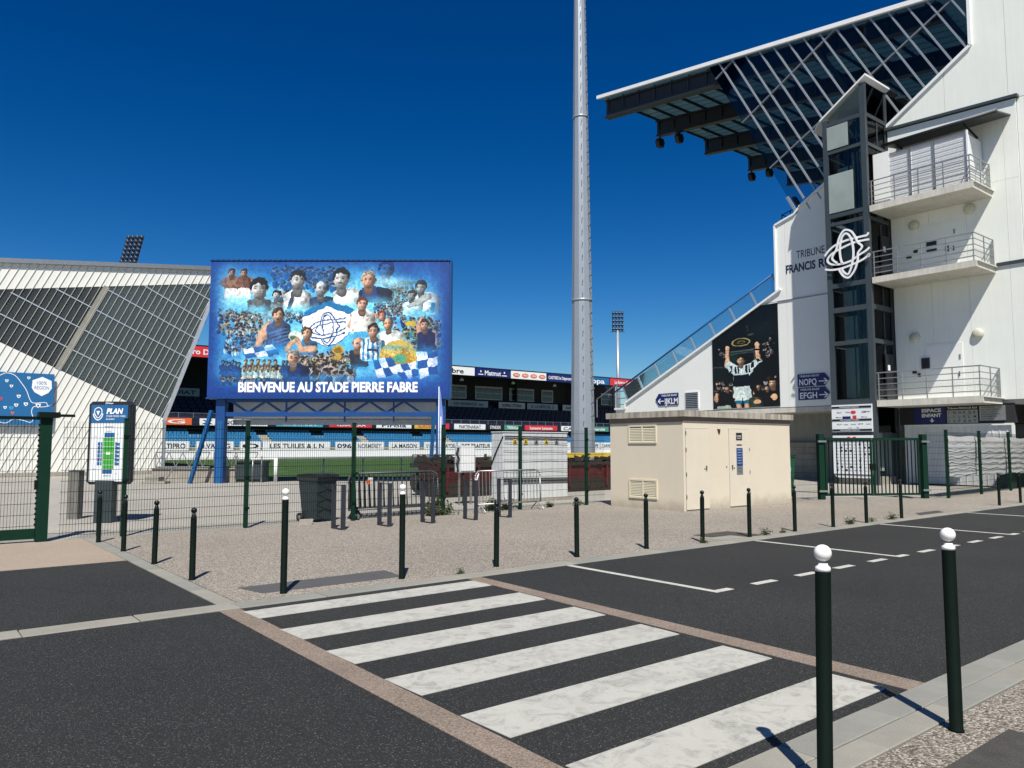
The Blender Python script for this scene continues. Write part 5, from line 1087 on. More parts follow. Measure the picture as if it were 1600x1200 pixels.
# pitch-side rail, seen under the hoarding
pr = thing('pitch_rail', 'white rail on posts along the near edge of the pitch', 'railing', (18, 36.3, 0))
MB().bar((13.2, 36.3, 1.12), (27, 36.3, 1.12), .07).build('rail', 'white', pr)
for u in (13.3, 16.9, 19.1, 21.4, 23.6, 25.8): MB().cyl((u, 36.3, 0), (u, 36.3, 1.12), .035, .035, 8).build('rail_post', 'galv', pr)
MB().cyl((14.4, 36.25, 0), (14.4, 36.25, 1.16), .085, .085, 12).build('rail_post', 'white', pr)
w_ = MB()
for k in range(4): w_.bar((14.4, 36.3, .25 + k * .22), (27, 36.3, .25 + k * .22), .012)
w_.build('rail_wire', 'galv', pr, stuff=True)
# ================================================================== BLUE HOARDING by the pitch
BO = Vector((11.17, 36.66, 0)); Rb = Vector(CR).normalized(); Nb = Rb.cross(Vector(UP))   # faces the camera's side
BW, BZ0, BZ1, TH_ = 11.27, 3.94, 10.42, .75
hb = thing('hoarding', 'big blue hoarding with a collage of rugby players on two blue posts by the pitch', 'billboard', tuple(BO))
P3 = lambda a, z, d=0: BO + Rb * a + Vector((0, 0, z)) - Nb * d     # d = metres behind the face
def bq(a0, a1, z0, z1, d0, d1): return MB().prism([P3(a0, z0, d0), P3(a1, z0, d0), P3(a1, z0, d1), P3(a0, z0, d1)], (0, 0, z1 - z0))
bq(0, BW, BZ0, BZ1, .06, TH_).build('box', 'blue', hb)
pb = bq(.02, BW - .02, BZ0 + .03, BZ1 - .03, 0, .055).build('print_sheet', img_mat('hoarding_print', paint_board(), .5), hb)
uvmap(pb, lambda p: (((p - BO).dot(Rb)) / BW, (p.z - BZ0) / (BZ1 - BZ0)))
lettering(hb, 'BIENVENUE AU STADE PIERRE FABRE', P3(1.47, 4.24), CR, UP, .46, 8.34, 'letter', .040, .012)
for nm_, z in (('top_rail', BZ1), ('bottom_rail', BZ0 - .03)): bq(-.03, BW + .03, z, z + .05, -.04, TH_).build(nm_, 'blue', hb)
lc = MB()
for k in range(46):
    a = .12 + k * .245
    for z in (BZ1 + .05, BZ0 + .02): p = P3(a, z - .01, -.045); lc.bar(p - Rb * .05, p + Rb * .05 + Vector((0, 0, .03)), .03)
lc.build('lacing', 'bluel', hb, stuff=True)
bq(BW + .0, BW + .07, BZ0 + .02, BZ1 + .10, .02, TH_ + .1).build('side_panel', 'blue', hb)
for a in (.38, BW - .62):
    s = bq(a, a + .42, 0, BZ0 - .04, .2, .62).build('post', 'blue', hb)
    f = bq(a + .09, a + .33, 0, 2.9, .18, .2).build('post_face', 'bluel', s)
# raking stays
m = MB(); m.bar(P3(.30, 3.35, -.1), P3(-.72, -.02, .2), .15); m.build('stay', 'bluel', hb)
m = MB(); m.bar(P3(BW - .70, 3.1, -.1), P3(BW - .86, 0, .1), .13); m.build('stay', 'bluel', hb)
# lattice under the box
bq(.8, BW - .6, BZ0 - .16, BZ0 - .04, .3, .5).build('lattice_chord', 'blue', hb); bq(.8, BW - .6, 3.10, 3.30, .3, .5).build('lattice_chord', 'blue', hb)
a = 1.05
for k in range(6):
    for x0, x1, zA, zB in ((a, a + .78, 3.80, 3.28), (a + .78, a + 1.56, 3.28, 3.80)):
        if x1 < BW - .6: MB().bar(P3(x0, zA, .4), P3(x1, zB, .4), .10).build('lattice_bar', 'blue', hb)
    a += 1.62
for x in (3.55, 6.3, 8.6): bq(x, x + .07, 2.85, 3.8, .45, .52).build('lattice_upright', 'blue', hb)
bq(.95, BW - .62, 3.02, 3.82, .9, .94).build('rear_panel', 'offwhite', hb); bq(.95, BW - .62, 2.72, 2.98, .9, .94).build('rear_panel', 'galv', hb)
# ================================================================== LIGHT MAST
lm_ = thing('light_mast', 'tall tapering grey floodlight mast with climbing pegs, rising out of the picture', 'mast', (23.0, 23.86, 0))
mc = Vector((23.0, 23.86, 0))
for z0, z1 in ((0, 8.0), (8.0, 16.2), (16.2, 25.5), (25.5, 40)):
    r = lambda z: .545 - z * .0131
    b = MB(); n = 12; b.lathe([(r(z0) + .012, z0 + .004), (r(z1), z1)], n, tuple(mc)); b.sm = [False] * len(b.sm); b.build('mast_section', 'mast', lm_)
    MB().lathe([(r(z1) + .015, z1 - .02), (r(z1) + .03, z1 - .015), (r(z1) + .03, z1 + .06), (r(z1) + .01, z1 + .065)], 12, tuple(mc)).build('joint_collar', 'mast', lm_)
pegs = []
a0 = math.atan2(-.7806, -.625)
pg = MB().bar((0, 0, 0), (.13, 0, .02), .022).bar((.13, 0, .02), (.13, 0, .08), .022).mesh('climbing_peg', (0, 0, 0), 'steelblk')
for k in range(46):
    z = 2.7 + k * .55; rr_ = .545 - z * .0131
    for da in (-.02, .72):
        an = a0 + da; inst(pg, 'climbing_peg', lm_, mc + Vector((rr_ * math.cos(an) * .97, rr_ * math.sin(an) * .97, z + (.27 if da > 0 else 0))), an)
MB().lathe([(.80, 0), (.80, .06), (.6, .08)], 16, tuple(mc)).build('base_flange', 'galv', lm_)
fh = mc + Vector((0, 0, 40)); MB().prism([fh + Rb * s * 1.4 + Nb * .2 for s in (-1, 1)] + [fh + Rb * s * 1.4 - Nb * .2 for s in (1, -1)], (0, 0, 3.5)).build('lamp_head', 'steel', lm_)
# ================================================================== FENCES AND GATES
def wire_mesh(mb, a, b, z0, z1, sv=.05, sh=.2, double=True, tv=.0065, th_=.008):
    a = Vector((a[0], a[1], 0)); b = Vector((b[0], b[1], 0)); d = b - a; L_ = d.length; d.normalize(); nn = Vector((-d.y, d.x, 0))
    for k in range(int(L_ / sv)):
        p = a + d * (sv * .5 + k * sv)
        h = tv / 2; q = [p + d * h, p + nn * h, p - d * h, p - nn * h]
        mb.add([(x.x, x.y, z0) for x in q] + [(x.x, x.y, z1) for x in q], [(i, (i + 1) % 4, 4 + (i + 1) % 4, 4 + i) for i in range(4)])
    k = 0
    while z0 + .05 + k * sh < z1:
        z = z0 + .05 + k * sh
        for dd in ((-.006, .006) if double else (0,)):
            p = a + nn * dd; q = b + nn * dd; h = th_ / 2
            mb.add([p + Vector((0, 0, z - h)), p + nn * h * .8 + Vector((0, 0, z)), p + Vector((0, 0, z + h)), p - nn * h * .8 + Vector((0, 0, z)), q + Vector((0, 0, z - h)), q + nn * h * .8 + Vector((0, 0, z)), q + Vector((0, 0, z + h)), q - nn * h * .8 + Vector((0, 0, z))], [(i, (i + 1) % 4, 4 + (i + 1) % 4, 4 + i) for i in range(4)])
        k += 1
def fence(label, pts, h, post=.07, posts=None, first=0, last=0):
    o = thing('mesh_fence', label, 'fence', (pts[0][0], pts[0][1], 0))
    for i, p in enumerate(pts):
        if i < first or i >= len(pts) - last: continue
        q = MB().box(p[0] - post / 2, p[0] + post / 2, p[1] - post / 2, p[1] + post / 2, 0, h + .06).build('post', 'green' , o)
        cp = MB(); cp.box(p[0] - post * .56, p[0] + post * .56, p[1] - post * .56, p[1] + post * .56, h + .06, h + .075)
        for z in (.4, 1.05, 1.9): cp.box(p[0] - .05, p[0] + .05, p[1] - .055, p[1] - post / 2 - .001, z, z + .05)
        cp.build('clamp', 'wire', q)
    for i in range(len(pts) - 1):
        mb = MB(); wire_mesh(mb, pts[i], pts[i + 1], .04, h); mb.build('wire_panel', 'wire', o, stuff=True, recalc=False)
    return o
fv = 16.38
fence('long green welded-wire fence between the sliding gate and the beige kiosk', [(2.42, fv), (3.50, fv), (5.88, fv), (8.38, fv), (10.88, fv), (13.40, fv), (15.92, fv), (16.7, fv)], 2.2, .075, first=1, last=1)
fence('green wire fence right of the double gate, in front of the white shutter wall', [(26.72, 11.42), (27.35, 11.0), (30.5, 11.15), (33.9, 11.35), (37.3, 11.5), (40.5, 11.6)], 2.2, .085, first=1)
fence('short green wire fence panel between the kiosk and the double gate', [(22.2, 13.62), (23.36, 13.28)], 2.0, .07, first=9)
# sliding gate at the left edge
sg = thing('sliding_gate', 'green framed sliding gate with wire infill at the left end of the fence', 'gate', (2.2, 16.5, 0))
MB().box(2.06, 2.25, 16.36, 16.54, .02, 2.26).build('gate_post', 'green', sg)
MB().box(2.02, 2.36, 16.28, 16.60, 2.26, 2.36).build('post_head', 'wire', sg); MB().box(2.36, 2.62, 16.42, 16.47, 2.28, 2.33).build('catch_arm', 'wire', sg)
MB().box(-3.5, 2.05, 16.44, 16.54, .06, .24).build('bottom_rail', 'green', sg); MB().box(-3.5, 2.05, 16.46, 16.52, 2.22, 2.28).build('top_rail', 'wire', sg)
rk = MB()
for k in range(20): rk.box(2.03, 2.058, 16.38, 16.41, .3 + k * .095, .34 + k * .095)
rk.build('rack_teeth', 'wire', sg, stuff=True); MB().box(2.01, 2.058, 16.35, 16.44, .95, 1.12).build('lock', 'wire', sg)
for u in (-.6, -3.4): MB().box(u, u + .06, 16.46, 16.52, .24, 2.22).build('upright', 'green', sg)
mb = MB(); wire_mesh(mb, (-3.4, 16.49), (2.05, 16.49), .24, 2.22); mb.build('wire_panel', 'wire', sg, stuff=True, recalc=False)
# double gate on the right
g0, g1 = Vector((23.45, 13.28, 0)), Vector((26.68, 11.46, 0)); gdv = (g1 - g0).normalized(); gn = Vector((-gdv.y, gdv.x, 0)); gm_ = (g0 + g1) / 2; GH = 2.0
dg = thing('double_gate', 'dark green double gate of upright bars between two square posts', 'gate', tuple(g0))
def gbox(a, b, z0, z1, t, nm_, mat='green', par=None, off=0):
    a = a + gn * off; b = b + gn * off
    return MB().prism([a - gn * t / 2, b - gn * t / 2, b + gn * t / 2, a + gn * t / 2], (0, 0, 0) if False else (0, 0, z1 - z0)) if False else MB().add([(p + Vector((0, 0, z))) for z in (z0, z1) for p in (a - gn * t / 2, b - gn * t / 2, b + gn * t / 2, a + gn * t / 2)], [(0, 3, 2, 1), (4, 5, 6, 7), (0, 1, 5, 4), (1, 2, 6, 5), (2, 3, 7, 6), (3, 0, 4, 7)]).build(nm_, mat, par or dg)
for p in (g0, g1):
    q = gbox(p - gdv * .09, p + gdv * .09, 0, GH + .12, .18, 'gate_post')
    for z in (.25, 1.85): gbox(p - gdv * .14, p + gdv * .14, z, z + .06, .05, 'hinge', 'galv', q, -.12)
bar_me = MB().box(-.014, .014, -.014, .014, .19, GH - .08).mesh('bar', (0, 0, 0), 'wire')
an = math.atan2(gdv.y, gdv.x)
for a, b in ((g0 + gdv * .16, gm_ - gdv * .02), (gm_ + gdv * .02, g1 - gdv * .16)):
    lf = gbox(a, b, .12, .19, .05, 'gate_leaf'); gbox(a, b, GH - .08, GH, .05, 'top_rail', 'green', lf); gbox(a, a + gdv * .06, .19, GH - .08, .05, 'stile', 'green', lf); gbox(b - gdv * .06, b, .19, GH - .08, .05, 'stile', 'green', lf)
    for k in range(1, 12):
        p = a + (b - a) * (k / 12); o = inst(bar_me, 'bar', lf, p, an)
gbox(gm_ - gdv * .09, gm_ + gdv * .09, .95, 1.15, .09, 'lock_box', 'wire', None, 0)
# ================================================================== BOLLARDS
def bollard(h, r, white):
    o = thing('bollard', '', 'bollard')
    t = .135 if white else .15; MB().lathe([(r * 1.12, 0), (r * 1.12, .012), (r, .016), (r, h - t - .004), (r * .96, h - t)], 20).build('shaft', 'bollard', o)
    m = 'ballwhite' if white else 'ballblack'
    MB().lathe([(r * .97, h - t), (r * 1.0, h - t + .014), (r * .93, h - t + .022), (r * .66, h - t + .03), (r * .62, h - .095)] if white else [(r * .97, h - t), (r * .99, h - t + .02), (r * .74, h - t + .045), (r * .60, h - t + .06), (r * .60, h - .075)], 20).build('collar', m, o)
    br = r * (1.13 if white else 1.0); MB().sphere((0, 0, h - br * .97), br, 22, 14, .97).build('ball', m, o)
    return o
GB = 'black ball-topped bollards around the far pavement'; GW = 'white ball-topped bollards at the zebra crossing'
BK = [((2.95, 15.63), 'black bollard in front of the PLAN board, closest to the wire fence'), ((3.03, 14.06), 'second black bollard out from the wire fence along the driveway'), ((3.07, 12.28), 'third black bollard out from the wire fence along the driveway'), ((3.1, 10.53), 'black bollard at the driveway corner nearest the grey tactile strip'),
      ((6.86, 8.93), 'first black bollard right of the crossing, before the crowd barrier'), ((8.43, 8.9), 'second black bollard right of the crossing, left of the beige kiosk'), ((10.02, 8.87), 'third black bollard right of the crossing, before the kiosk louvres'), ((11.46, 8.81), 'black bollard before the narrow kiosk door, beside the channel slab'), ((12.83, 8.76), 'black bollard before the right end of the kiosk long side'), ((14.37, 8.74), 'black bollard before the kiosk right-hand corner and green bin'),
      ((15.79, 8.7), 'black bollard before the left post of the double gate'), ((17.2, 8.68), 'black bollard before the middle of the double gate'), ((18.95, 8.7), 'black bollard before the right leaf of the double gate'), ((25.25, 8.77), 'second-farthest black bollard, right of the last big fence posts'), ((26.87, 8.75), 'farthest black bollard at the right edge, beyond the drain cover')]
b0 = bollard(.93, .039, False)
for k, (p, l) in enumerate(BK):
    if k == 0: o = b0; o.location = (*p, .008); o['label'] = l; o['group'] = GB; ORG[o.name] = (*p, .008)
    else: o = dup(b0, (*p, .008), R.uniform(0, 6), l)
    o.rotation_euler = (R.uniform(-.008, .008), R.uniform(-.008, .008), R.uniform(0, 6))
WH = [((3.67, 8.91), 'white-topped bollard at the far left corner of the zebra crossing'), ((5.28, 8.91), 'white-topped bollard on the far kerb, at the right end of the tactile strip'), ((3.76, 2.16), 'white-topped bollard nearest the viewer, standing before the last stripe'), ((5.16, 2.09), 'white-topped bollard on the near kerb, leaning at the right')]
w0 = bollard(1.23, .039, True)
for k, (p, l) in enumerate(WH):
    if k == 0: o = w0; o.location = (*p, .008); o['label'] = l; o['group'] = GW; ORG[o.name] = (*p, .008)
    else: o = dup(w0, (*p, .008), R.uniform(0, 6), l)
    if k == 2: o.rotation_euler = (.013, .016, 0)
# ================================================================== CYCLE HOOPS
h0 = thing('cycle_hoop', 'leftmost pair of slate posts, before the grey wheelie bin', 'cycle rack', (0, 0, 0), 'slate cycle hoops along the fence')
for v in (-.22, .22): MB().box(-.05, .05, v - .012, v + .012, 0, .93).build('post', 'slate', h0)
MB().bar((0, -.208, .91), (0, .208, .91), .016).build('tie_bar', 'slate', h0); MB().box(-.05, .05, -.208, .208, .012, .016).build('base_plate', 'slate', h0)
for k, (u, l) in enumerate(((7.31, ''), (8.39, 'slate cycle hoop before the left half of the stacked barriers'), (9.5, 'slate cycle hoop before the right end of the stacked barriers'), (10.69, 'slate cycle hoop at the left end of the single crowd barrier'), (11.71, 'slate cycle hoop before the middle of the single crowd barrier'))):
    if k == 0: h0.location = (u, 14.94, .008); ORG[h0.name] = (u, 14.94, .008)
    else: dup(h0, (u, 14.92, .008), 0, l)
# ================================================================== KIOSK (transformer house)
kx0, kx1, ky0, ky1, kh = 16.32, 21.42, 13.12, 15.78, 2.40
kk = thing('kiosk', 'small beige electrical kiosk with a flat stained concrete roof', 'kiosk', (16.3, 13.1, 0))
MB().box(kx0, kx1, ky0, ky1, 0, kh).build('wall', 'kiosk', kk)
MB().box(kx0 - .02, kx1 + .02, ky0 - .02, ky1 + .02, kh - .02, kh + .12).build('eave_band', 'undereave', kk)
MB().box(kx0 - .09, kx1 + .09, ky0 - .09, ky1 + .09, kh + .12, kh + .285).build('roof', 'roofconc', kk)
MB().box(kx0 - .005, kx1 + .005, ky0 - .008, ky1, 0, .012).build('foot_joint', 'conc', kk)
def louvre(ya, yb, z0, z1):
    f = MB(); t = .045
    f.box(kx0 - .03, kx0, ya, yb, z0, z0 + t); f.box(kx0 - .03, kx0, ya, yb, z1 - t, z1); f.box(kx0 - .03, kx0, ya, ya + t, z0 + t, z1 - t); f.box(kx0 - .03, kx0, yb - t, yb, z0 + t, z1 - t); ym = (ya + yb) / 2; f.box(kx0 - .03, kx0, ym - .025, ym + .025, z0 + t, z1 - t)
    f = f.build('louvre', 'kiosk_vent', kk); MB().box(kx0 - .003, kx0, ya + t, yb - t, z0 + t, z1 - t).build('louvre_back', 'conc', f)
    sl_ = MB().add([(-.022, 0, 0), (-.004, 0, .042), (-.002, 0, .042), (-.018, 0, 0), (-.022, ym - .025 - ya - t, 0), (-.004, ym - .025 - ya - t, .042), (-.002, ym - .025 - ya - t, .042), (-.018, ym - .025 - ya - t, 0)], [(0, 1, 2, 3), (4, 7, 6, 5), (0, 4, 5, 1), (1, 5, 6, 2), (2, 6, 7, 3), (3, 7, 4, 0)]).mesh('slat', (0, 0, 0), 'kiosk_vent')
    n = int((z1 - z0 - 2 * t) / .044)
    for k in range(n):
        for y in (ya + t, ym + .025): inst(sl_, 'slat', f, (kx0, y, z0 + t + k * .044))
louvre(14.02, 15.05, 1.81, 2.32); louvre(14.02, 15.05, .28, .81)
def kdoor(xa, xb, z1, hside):
    d = MB().box(xa, xb, ky0 - .022, ky0, .05, z1).build('door', 'kiosk_door', kk)
    g = MB(); g.box(xa - .012, xa - .002, ky0 - .004, ky0, .05, z1 + .012); g.box(xb + .002, xb + .012, ky0 - .004, ky0, .05, z1 + .012); g.box(xa - .012, xb + .012, ky0 - .004, ky0, z1 + .002, z1 + .012); g.build('door_gap', 'conc', d)
    hx = xa - .01 if hside < 0 else xb + .01
    for z in (.35, .95, 1.6, 2.05)[: 4 if hside < 0 else 3]: MB().cyl((hx, ky0 - .03, z), (hx, ky0 - .03, z + .13), .012, .012, 8).build('hinge', 'galv', d)
    lx = xb - .12 if hside < 0 else xa + .1
    MB().box(lx - .012, lx + .012, ky0 - .05, ky0 - .022, 1.08, 1.2).build('handle', 'steel', d); MB().box(lx + .08 * hside, lx + .08 * hside + .03, ky0 - .035, ky0 - .022, 1.1, 1.13).build('lock', 'steelblk', d)
    return d
kdoor(16.42, 17.38, 2.20, -1); d2 = kdoor(18.33, 19.26, 2.21, 1)
MB().box(18.64, 18.92, ky0 - .03, ky0 - .023, 1.90, 2.11).build('warning_plate', 'black', d2); lettering(d2, 'DANGER', (18.66, ky0 - .03, 2.0), RU, UP, .035, .22, 'letter', .02, .003); lettering(d2, 'POSTE HT', (18.68, ky0 - .03, 1.94), RU, UP, .03, .2, 'letter', .02, .003)
MB().box(18.66, 18.90, ky0 - .03, ky0 - .023, 1.75, 1.78).build('name_strip', 'black', d2)
n = MB().box(18.64, 18.93, ky0 - .03, ky0 - .023, .93, 1.68).build('notice', 'galv', d2); MB().box(18.645, 18.925, ky0 - .036, ky0 - .031, 1.18, 1.675).build('notice_print', 'blue', n)
for k in range(9): lettering(n, 'consigne de securite'[: 10 + (k * 5) % 10], (18.66, ky0 - .031 - (.006 if k < 6 else 0), 1.62 - k * .075), RU, UP, .022, .2 + .02 * (k % 2), 'letter' if k < 6 else 'black', .01, .003)
MB().prism([(17.80, ky0 - .006, 2.21), (17.95, ky0 - .006, 2.2), (17.93, ky0 - .006, 2.10), (17.88, ky0 - .006, 2.03), (17.83, ky0 - .006, 2.12)], (0, .005, 0)).build('sticker_scrap', 'oxblood', kk)
MB().cyl((18.2, ky0 - .01, 1.15), (18.2, ky0, 1.15), .02, .02, 10).build('key_hole', 'steelblk', kk)
MB().prism([(kx0, ky0 - .004, 0), (kx0 + .06, ky0 - .004, 0), (kx0 + .06, ky0, 0), (kx0, ky0, 0)], (0, 0, kh - .03)).build('corner_bead', 'kiosk_door', kk)
# ================================================================== PLAN BOARD
pl = thing('plan_board', 'black-framed street board headed PLAN with a green pitch map, behind the fence', 'sign', (3.83, 19.6, 0))
pc_ = Vector((3.83, 19.60, 0)); Q = lambda a, z, d=0: pc_ + Vector(CR).normalized() * a + Vector((0, 0, z)) + Nb * d
def cbox(a0, a1, z0, z1, d0, d1, nm_, mat, par=None, cut=0):
    c = cut
    pts = [(a0 + c, z0), (a1 - c, z0), (a1, z0 + c), (a1, z1 - c), (a1 - c, z1), (a0 + c, z1), (a0, z1 - c), (a0, z0 + c)] if c else [(a0, z0), (a1, z0), (a1, z1), (a0, z1)]
    return MB().prism([Q(a, z, d0) for a, z in pts], Nb * (d1 - d0)).build(nm_, mat, par or pl)
cbox(-.22, .18, 0, .95, -.12, .12, 'pedestal', 'bin')
cbox(-.47, .47, .86, 2.76, -.24, .02, 'casing', 'steelblk', None, .07); cbox(-.475, .475, .855, 2.765, -.25, -.2, 'casing_rim', 'steel', None, .07); cbox(-.472, .472, .858, 2.762, -.08, -.06, 'casing_rim', 'steel', None, .07)
cbox(-.41, .43, .93, 2.34, .02, .03, 'map_sheet', 'panel'); hd = cbox(-.41, .43, 2.27, 2.68, .03, .04, 'header', 'mapblue2')
o_ = lambda a, z: Q(a, z, .04)
lettering(pl, 'PLAN', o_(-.06, 2.48), CR, UP, .12, .36, 'letter', .05, .006, .2); lettering(pl, 'STADE PIERRE FABRE', o_(-.06, 2.40), CR, UP, .045, .44, 'letter', .0, .006); lettering(pl, 'RUGBY', o_(-.06, 2.34), CR, UP, .025, .2, 'letter', .03, .006)
lettering(pl, 'JCDecaux', Q(-.1, 2.705, .02), CR, UP, .035, .18, 'letter', .03, .006)
mb = MB(); c = o_(-.25, 2.48)
ribbon(mb, spline([(-.075, .10, 0), (-.08, 0, 0), (0, -.10, 0), (.08, 0, 0), (.075, .10, 0), (0, .14, 0), (-.075, .10, 0)], 4), .018, c, CR, UP, .004, .003)
ribbon(mb, spline([(-.11, .0, 0), (-.08, -.09, 0), (0, -.15, 0), (.08, -.09, 0), (.11, 0, 0)], 4), .022, c, CR, UP, .004, .003); flat(mb, [(-.04, .06), (.04, .06), (0, -.05)], c, CR, UP); mb.build('crest', 'letter', pl)
def pf(a0, a1, z0, z1, mat, nm_): return cbox(a0, a1, z0, z1, .03, .036, nm_, mat)
gpl = pf(-.11, .14, 1.22, 1.92, 'pitchgreen', 'pitch_print'); pf(-.09, .14, 1.94, 2.04, 'mapblue2', 'stand_print'); pf(-.11, .11, 1.11, 1.205, 'mapblue2', 'stand_print')
for z in (1.3, 1.42, 1.57, 1.72, 1.84): cbox(-.11, .14, z, z + .006, .036, .04, 'pitch_line', 'letter', gpl)
cbox(-.03, .06, 1.54, 1.57, .04, .044, 'pitch_line', 'letter', gpl); cbox(-.03, .06, 1.585, 1.60, .04, .044, 'pitch_line', 'letter', gpl)
for k in range(6): pf(-.235, -.18, 1.30 + k * .09, 1.375 + k * .09, 'mapblue2', 'stand_print'); pf(-.165, -.135, 1.30 + k * .09, 1.375 + k * .09, 'mapblue', 'stand_print'); pf(.165, .20, 1.30 + k * .09, 1.375 + k * .09, 'mapblue2', 'stand_print'); pf(.21, .265, 1.30 + k * .09, 1.36 + k * .09, 'mapblue', 'stand_print')
for a, z, s in ((-.09, 2.17, 'ENTREE NORD'), (-.05, 2.06, 'A B C D'), (-.3, 1.95, 'P1'), (.2, 2.0, 'P2'), (-.33, 1.2, 'BUS'), (-.08, 1.05, 'ENTREE SUD'), (.2, 1.1, 'P3')): lettering(pl, s, Q(a, z, .03), CR, UP, .022, None, 'black', .01, .006)
# ================================================================== THINGS BEHIND AND ALONG THE FENCE
gb = thing('stone_post', 'short square grey post on the forecourt left of the PLAN board', 'post', (3.36, 20.92, 0))
MB().prism([Vector((3.36, 20.92, 0)) + Rb * a - Nb * d for a, d in ((-.12, 0), (.12, 0), (.12, .24), (-.12, .24))], (0, 0, 1.12)).build('post_block', 'stone', gb); MB().prism([Vector((3.36, 20.92, 1.12)) + Rb * a - Nb * d for a, d in ((-.125, -.005), (.125, -.005), (.125, .245), (-.125, .245))], (0, 0, .03)).build('post_cap', 'steel', gb)
# wheelie bin
def wheelie(loc, rz, name_mat, lid_mat, label, hgt=1.08):
    o = thing('wheelie_bin', label, 'bin', loc); L = lambda p: (p[0] + loc[0], p[1] + loc[1], p[2] + loc[2])
    def fr(w0, d0, z0, w1, d1, z1): 
        return [(-w0, -d0, z0), (w0, -d0, z0), (w0, d0, z0), (-w0, d0, z0), (-w1, -d1, z1), (w1, -d1, z1), (w1, d1, z1), (-w1, d1, z1)]
    F6 = [(0, 3, 2, 1), (4, 5, 6, 7), (0, 1, 5, 4), (1, 2, 6, 5), (2, 3, 7, 6), (3, 0, 4, 7)]
    b = MB(); b.add([L(p) for p in fr(.22, .25, .06, .28, .34, hgt - .1)], F6); b.add([L(p) for p in fr(.30, .37, hgt - .13, .31, .38, hgt - .06)], F6); b.build('body', name_mat, o)
    r_ = MB()
    for k in range(3):
        z = .25 + k * .22; s = (.22 + .06 * (z - .06) / (hgt - .16)); yy = -(.25 + .09 * (z - .06) / (hgt - .16)) - .004
        r_.bar(L((-s + .03, yy, z)), L((0, yy - .002, z + .07)), .02); r_.bar(L((0, yy - .002, z + .07)), L((s - .03, yy, z)), .02)
    r_.build('body_rib', name_mat, o)
    b = MB(); b.prism([L((-.31, -.40, hgt - .055)), L((-.31, .38, hgt - .055)), L((-.31, .36, hgt + .0)), L((-.31, -.1, hgt + .035)), L((-.31, -.36, hgt))], (.62, 0, 0)); b.build('lid', lid_mat, o)
    b = MB(); b.cyl(L((-.26, .44, hgt - .06)), L((.26, .44, hgt - .06)), .018); b.build('handle', lid_mat, o)
    for x in (-.27, .27): q = MB(); q.cyl(L((x - .03, .27, .1)), L((x + .03, .27, .1)), .1, .1, 16); q = q.build('wheel', 'tyre', o); MB().cyl(L((x - .034, .27, .1)), L((x + .034, .27, .1)), .045, .045, 12).build('hub', 'galv', q)
    o.rotation_euler = (0, 0, rz); return o
wheelie((7.72, 16.88, 0), .25, 'bin', 'steelblk', 'grey wheelie bin with black lid behind the wire fence, by the leftmost hoop')
gbn = wheelie((23.25, 14.55, 0), -.4, 'bingreen', 'steelblk', 'green wheelie bin half hidden behind the right side of the kiosk', 1.5)
lettering(gbn, 'TRI', (23.02, 14.20, .9), RU, UP, .16, .3, 'letter', .03, .02)
# crowd barriers
def barrier(label, loc, rz, tilt=0, grp=None, L_=2.2, m_='galv', br=.0085):
    o = thing('crowd_barrier', label, 'crowd barrier', loc, grp); W_ = lambda x, y, z: (x + loc[0], y + loc[1], z + loc[2]); h, b_, r = 1.08, .22, .16
    pts = [(r + 0, b_)] + [(0, b_ + .02)][:0]
    fr = [(0, b_), (0, h - r)] + [(r - r * math.cos(t), h - r + r * math.sin(t)) for t in (.4, .8, 1.2)] + [(r, h), (L_ - r, h)] + [(L_ - r + r * math.sin(t), h - r + r * math.cos(t)) for t in (.4, .8, 1.2)] + [(L_, h - r), (L_, b_), (0, b_)]
    MB().tube([W_(x, 0, z) for x, z in fr], .021, 8).build('frame', m_, o)
    for k in range(1, 19):
        x = L_ * k / 19; MB().cyl(W_(x, 0, b_), W_(x, 0, h), br, br, 6, False).build('bar', m_, o)
    for x in (.12, L_ - .12):
        MB().tube([W_(x, -.26, .02), W_(x, -.20, .08), W_(x, 0, b_), W_(x, .20, .08), W_(x, .26, .02)], .018, 6).build('foot', m_, o)
    o.rotation_euler = (tilt, 0, rz); return o
b1_ = barrier('single grey crowd barrier standing by the fence before the white cabinet', (11.72, 16.12, .008), 0, -.04)
s0_ = barrier('foremost barrier of the stack leaning together behind the wire fence', (8.45, 16.72, 0), .02, -.05, 'crowd barriers stacked behind the fence', 2.55, 'galv_shade', .011)
for k, l in enumerate([w_ + ' barrier of the stack behind the wire fence, counted from the front' for w_ in ('second', 'third', 'fourth', 'fifth', 'sixth', 'seventh', 'eighth')] + ['rearmost barrier of the stack behind the wire fence']):
    o = dup(s0_, (8.45 + .045 * (k + 1), 16.72 + .07 * (k + 1), 0), .02, l); o.rotation_euler = (-.05 - .01 * k, 0, .02)
rt_ = MB().tube([(11.73, 16.11, .72), (11.76, 16.09, .9), (11.82, 16.1, 1.02)], .018, 6).build('tape', 'white', b1_); MB().tube([(12.18, 16.12, 1.07), (12.26, 16.12, 1.07)], .024, 6).build('tape', 'red', b1_)
ob_ = thing('road_lamp', 'small white and orange warning lamp hooked on the stacked barriers', 'lamp', (8.95, 16.62, .8))
MB().box(8.90, 9.0, 16.60, 16.66, .85, .98).build('lamp_body', 'white', ob_); MB().box(8.84, 8.93, 16.585, 16.60, .83, .93).build('lens', 'orange', ob_)
